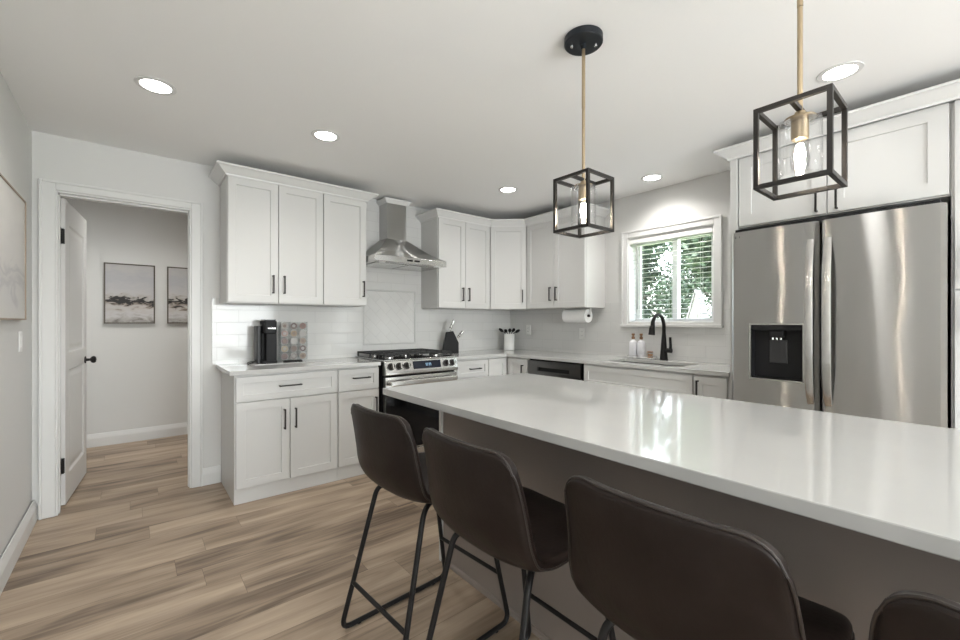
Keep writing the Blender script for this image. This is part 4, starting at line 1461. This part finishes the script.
# utensil crock
ux, uy = 3.425, 3.62
ck = tag(obj('utensil_crock', lathe(nb(), [(.058, zc), (.063, zc + .004), (.063, zc + .190), (.060, zc + .195), (.056, zc + .190), (.056, zc + .012), (.02, zc + .010)], (ux, uy, zc * 0), n=40), M['white'], origin=(ux, uy, zc)), 'white ceramic crock in the counter corner', 'crock')
ul = ['black slotted turner leaning left in the crock', 'black round spoon in the middle of the crock', 'black ladle leaning towards the room in the crock', 'black spatula leaning right in the crock', 'black fork leaning far right in the crock']
un = ['kitchen_turner', 'serving_spoon', 'soup_ladle', 'kitchen_spatula', 'serving_fork']
camr = Vector((math.cos(YAW), -math.sin(YAW), 0))
for k, (a, L, bk_) in enumerate(((-.055, .255, .0), (-.022, .235, .016), (.005, .245, -.016), (.030, .255, .012), (.058, .24, -.008))):
    off_ = camr * (a * .55) + Vector((bk_, bk_, 0))
    bot = Vector((ux, uy, zc + .014)) + off_
    top = Vector((ux, uy, zc + L)) + off_ * 1.1 + camr * a * 1.55
    mid = Vector((ux, uy, zc + .19)) + off_ * 1.05 + camr * a * .08
    t_ = thing(un[k], ul[k], 'utensil', bot, 'utensils in the crock')
    obj('handle', tube(nb(), rounded([bot, mid, mid + (top - mid) * .4], .02), .0045, 8), M['matte'], t_)
    neck = mid + (top - mid) * .4
    dd = (top - mid).normalized()
    bm = nb()
    R3 = dd.to_track_quat('Z', 'Y').to_matrix().to_4x4()
    if k in (1, 2):
        lathe(bm, [(.004, -.022), (.016, -.014), (.022, .0), (.016, .016), (.003, .024)], neck + dd * .022, n=16, T=R3)
    else:
        tube(bm, [neck, neck + dd * .012, neck + dd * .035, top], [.006, .016, .019, .010], 10)
    obj('head', bm, M['matte'], t_)

# paper towel
pt = thing('paper_towel_roll', 'white paper towel roll hanging under the wall cabinet', 'paper towel', (3.47, 2.66, 1.31))
bm = nb()
n = 36
R0, R1, zc_ = .066, .020, 1.313
rg_ = []
for r, y in ((R0, 2.81), (R0, 2.53), (R1, 2.53), (R1, 2.81)):
    rg_.append([bm.verts.new((3.47 + r * math.cos(2 * PI * k / n), y, zc_ + r * math.sin(2 * PI * k / n))) for k in range(n)])
for i in range(4):
    for k in range(n):
        bm.faces.new((rg_[i][k], rg_[i][(k + 1) % n], rg_[(i + 1) % 4][(k + 1) % n], rg_[(i + 1) % 4][k])).smooth = (i in (0, 2))
obj('roll', bm, M['paper'], pt)
ph = thing('towel_holder', 'dark towel holder under the wall cabinet carrying the paper roll', 'holder', (3.47, 2.66, 1.392))
bm = nb()
tube(bm, [(3.47, 2.505, zc_), (3.47, 2.835, zc_)], .012, 14)
obj('bar', bm, M['black'], ph)
bm = nb()
for y in (2.835, 2.505): box(bm, 3.462, 3.478, y - .003, y + .003, zc_ - .012, 1.3925)
obj('bracket', bm, M['plast'], ph)

# faucet
fx_, fy_ = 3.575, 1.818
fc = thing('kitchen_faucet', 'black pull-down gooseneck faucet behind the sink', 'faucet', (fx_, fy_, zc))
obj('base', lathe(nb(), [(.034, zc), (.034, zc + .006), (.032, zc + .012), (.026, zc + .10), (.019, zc + .20), (.0155, zc + .235)], (fx_, fy_, 0), n=28), M['black'], fc)
pts = [(fx_, fy_, zc + .23), (fx_, fy_, zc + .30)]
for k in range(1, 15):
    a = PI * k / 15 * .97
    pts.append((fx_ - .085 + .085 * math.cos(a), fy_ + .012 * k / 15, zc + .30 + .095 * math.sin(a)))
obj('spout', tube(nb(), pts, .0150, 14), M['black'], fc)
e = Vector(pts[-1])
obj('spray_head', tube(nb(), [e + Vector((0, 0, .012)), e + Vector((-.003, 0, -.03)), e + Vector((-.008, .001, -.035)), e + Vector((-.018, .002, -.105))], [.016, .018, .022, .027], 16), M['black'], fc)
bm = nb()
tube(bm, [(fx_, fy_ - .015, zc + .085), (fx_, fy_ - .068, zc + .085)], [.020, .021], 14)
tube(bm, rounded([(fx_, fy_ - .055, zc + .085), (fx_, fy_ - .060, zc + .12), (fx_, fy_ - .056, zc + .20)], .02), [.013, .013, .012, .012, .0115, .011, .011, .0105, .0105], 10)
obj('lever_handle', bm, M['black'], fc)

# soap tray with bottles and candle
tx, ty = 3.575, 2.055
tr_ = thing('soap_tray', 'small clear tray on the counter behind the sink', 'tray', (tx, ty - .02, zc))
bm = nb()
box(bm, tx - .045, tx + .045, ty - .155, ty + .095, zc + .006, zc + .010)
obj('tray_base', bm, M['plast'], tr_, bevel=.002)
bm = nb()
loop = rounded([(tx, ty - .15, zc + .026), (tx - .042, ty - .15, zc + .026), (tx - .042, ty + .09, zc + .026), (tx + .042, ty + .09, zc + .026), (tx + .042, ty - .15, zc + .026), (tx, ty - .15, zc + .026)], .02)
tube(bm, loop[:-1], .0022, 8, closed=True)
for x in (-.042, .042):
    for y in (-.148, .088):
        tube(bm, [(tx + x * .97, ty + y, zc + .010), (tx + x * .97, ty + y, zc + .026)], .002, 6)
        lathe(bm, [(.005, zc), (.006, zc + .003), (.004, zc + .006)], (tx + x * .9, ty + y * .95, 0), n=10)
obj('rail', bm, M['steel2'], tr_)
zt_ = zc + .0102
for dy, lab in ((.055, 'white soap bottle with brown cap, left of the two on the tray'), (-.025, 'white soap bottle with brown cap, right of the two on the tray')):
    y = ty + dy
    b_ = thing('soap_bottle', lab, 'bottle', (tx, y, zt_), 'soap bottles on the tray')
    obj('bottle', lathe(nb(), [(.032, zt_), (.036, zt_ + .006), (.036, zt_ + .122), (.030, zt_ + .142), (.013, zt_ + .153), (.012, zt_ + .163)], (tx, y, 0), n=28), mat('frosted_white', (.80, .80, .84), .3), b_)
    obj('pump_cap', lathe(nb(), [(.015, zt_ + .1632), (.015, zt_ + .186), (.008, zt_ + .188), (.008, zt_ + .198), (.014, zt_ + .199), (.014, zt_ + .216)], (tx, y, 0), n=20), M['wood'], b_)
y = ty - .112
cd = thing('candle_jar', 'small amber candle in a glass jar on the tray beside the bottles', 'candle', (tx, y, zt_))
obj('wax', lathe(nb(), [(.022, zt_ + .002), (.0225, zt_ + .036)], (tx, y, 0), n=24), M['candle'], cd)
bm = nb()
lathe(bm, [(.0245, zt_), (.0245, zt_ + .048), (.0232, zt_ + .048), (.0232, zt_ + .0375)], (tx, y, 0), n=24)
obj('glass_jar', bm, M['acryl'], cd)
obj('lid', lathe(nb(), [(.025, zt_ + .0482), (.025, zt_ + .058)], (tx, y, 0), n=24), M['wood'], cd)
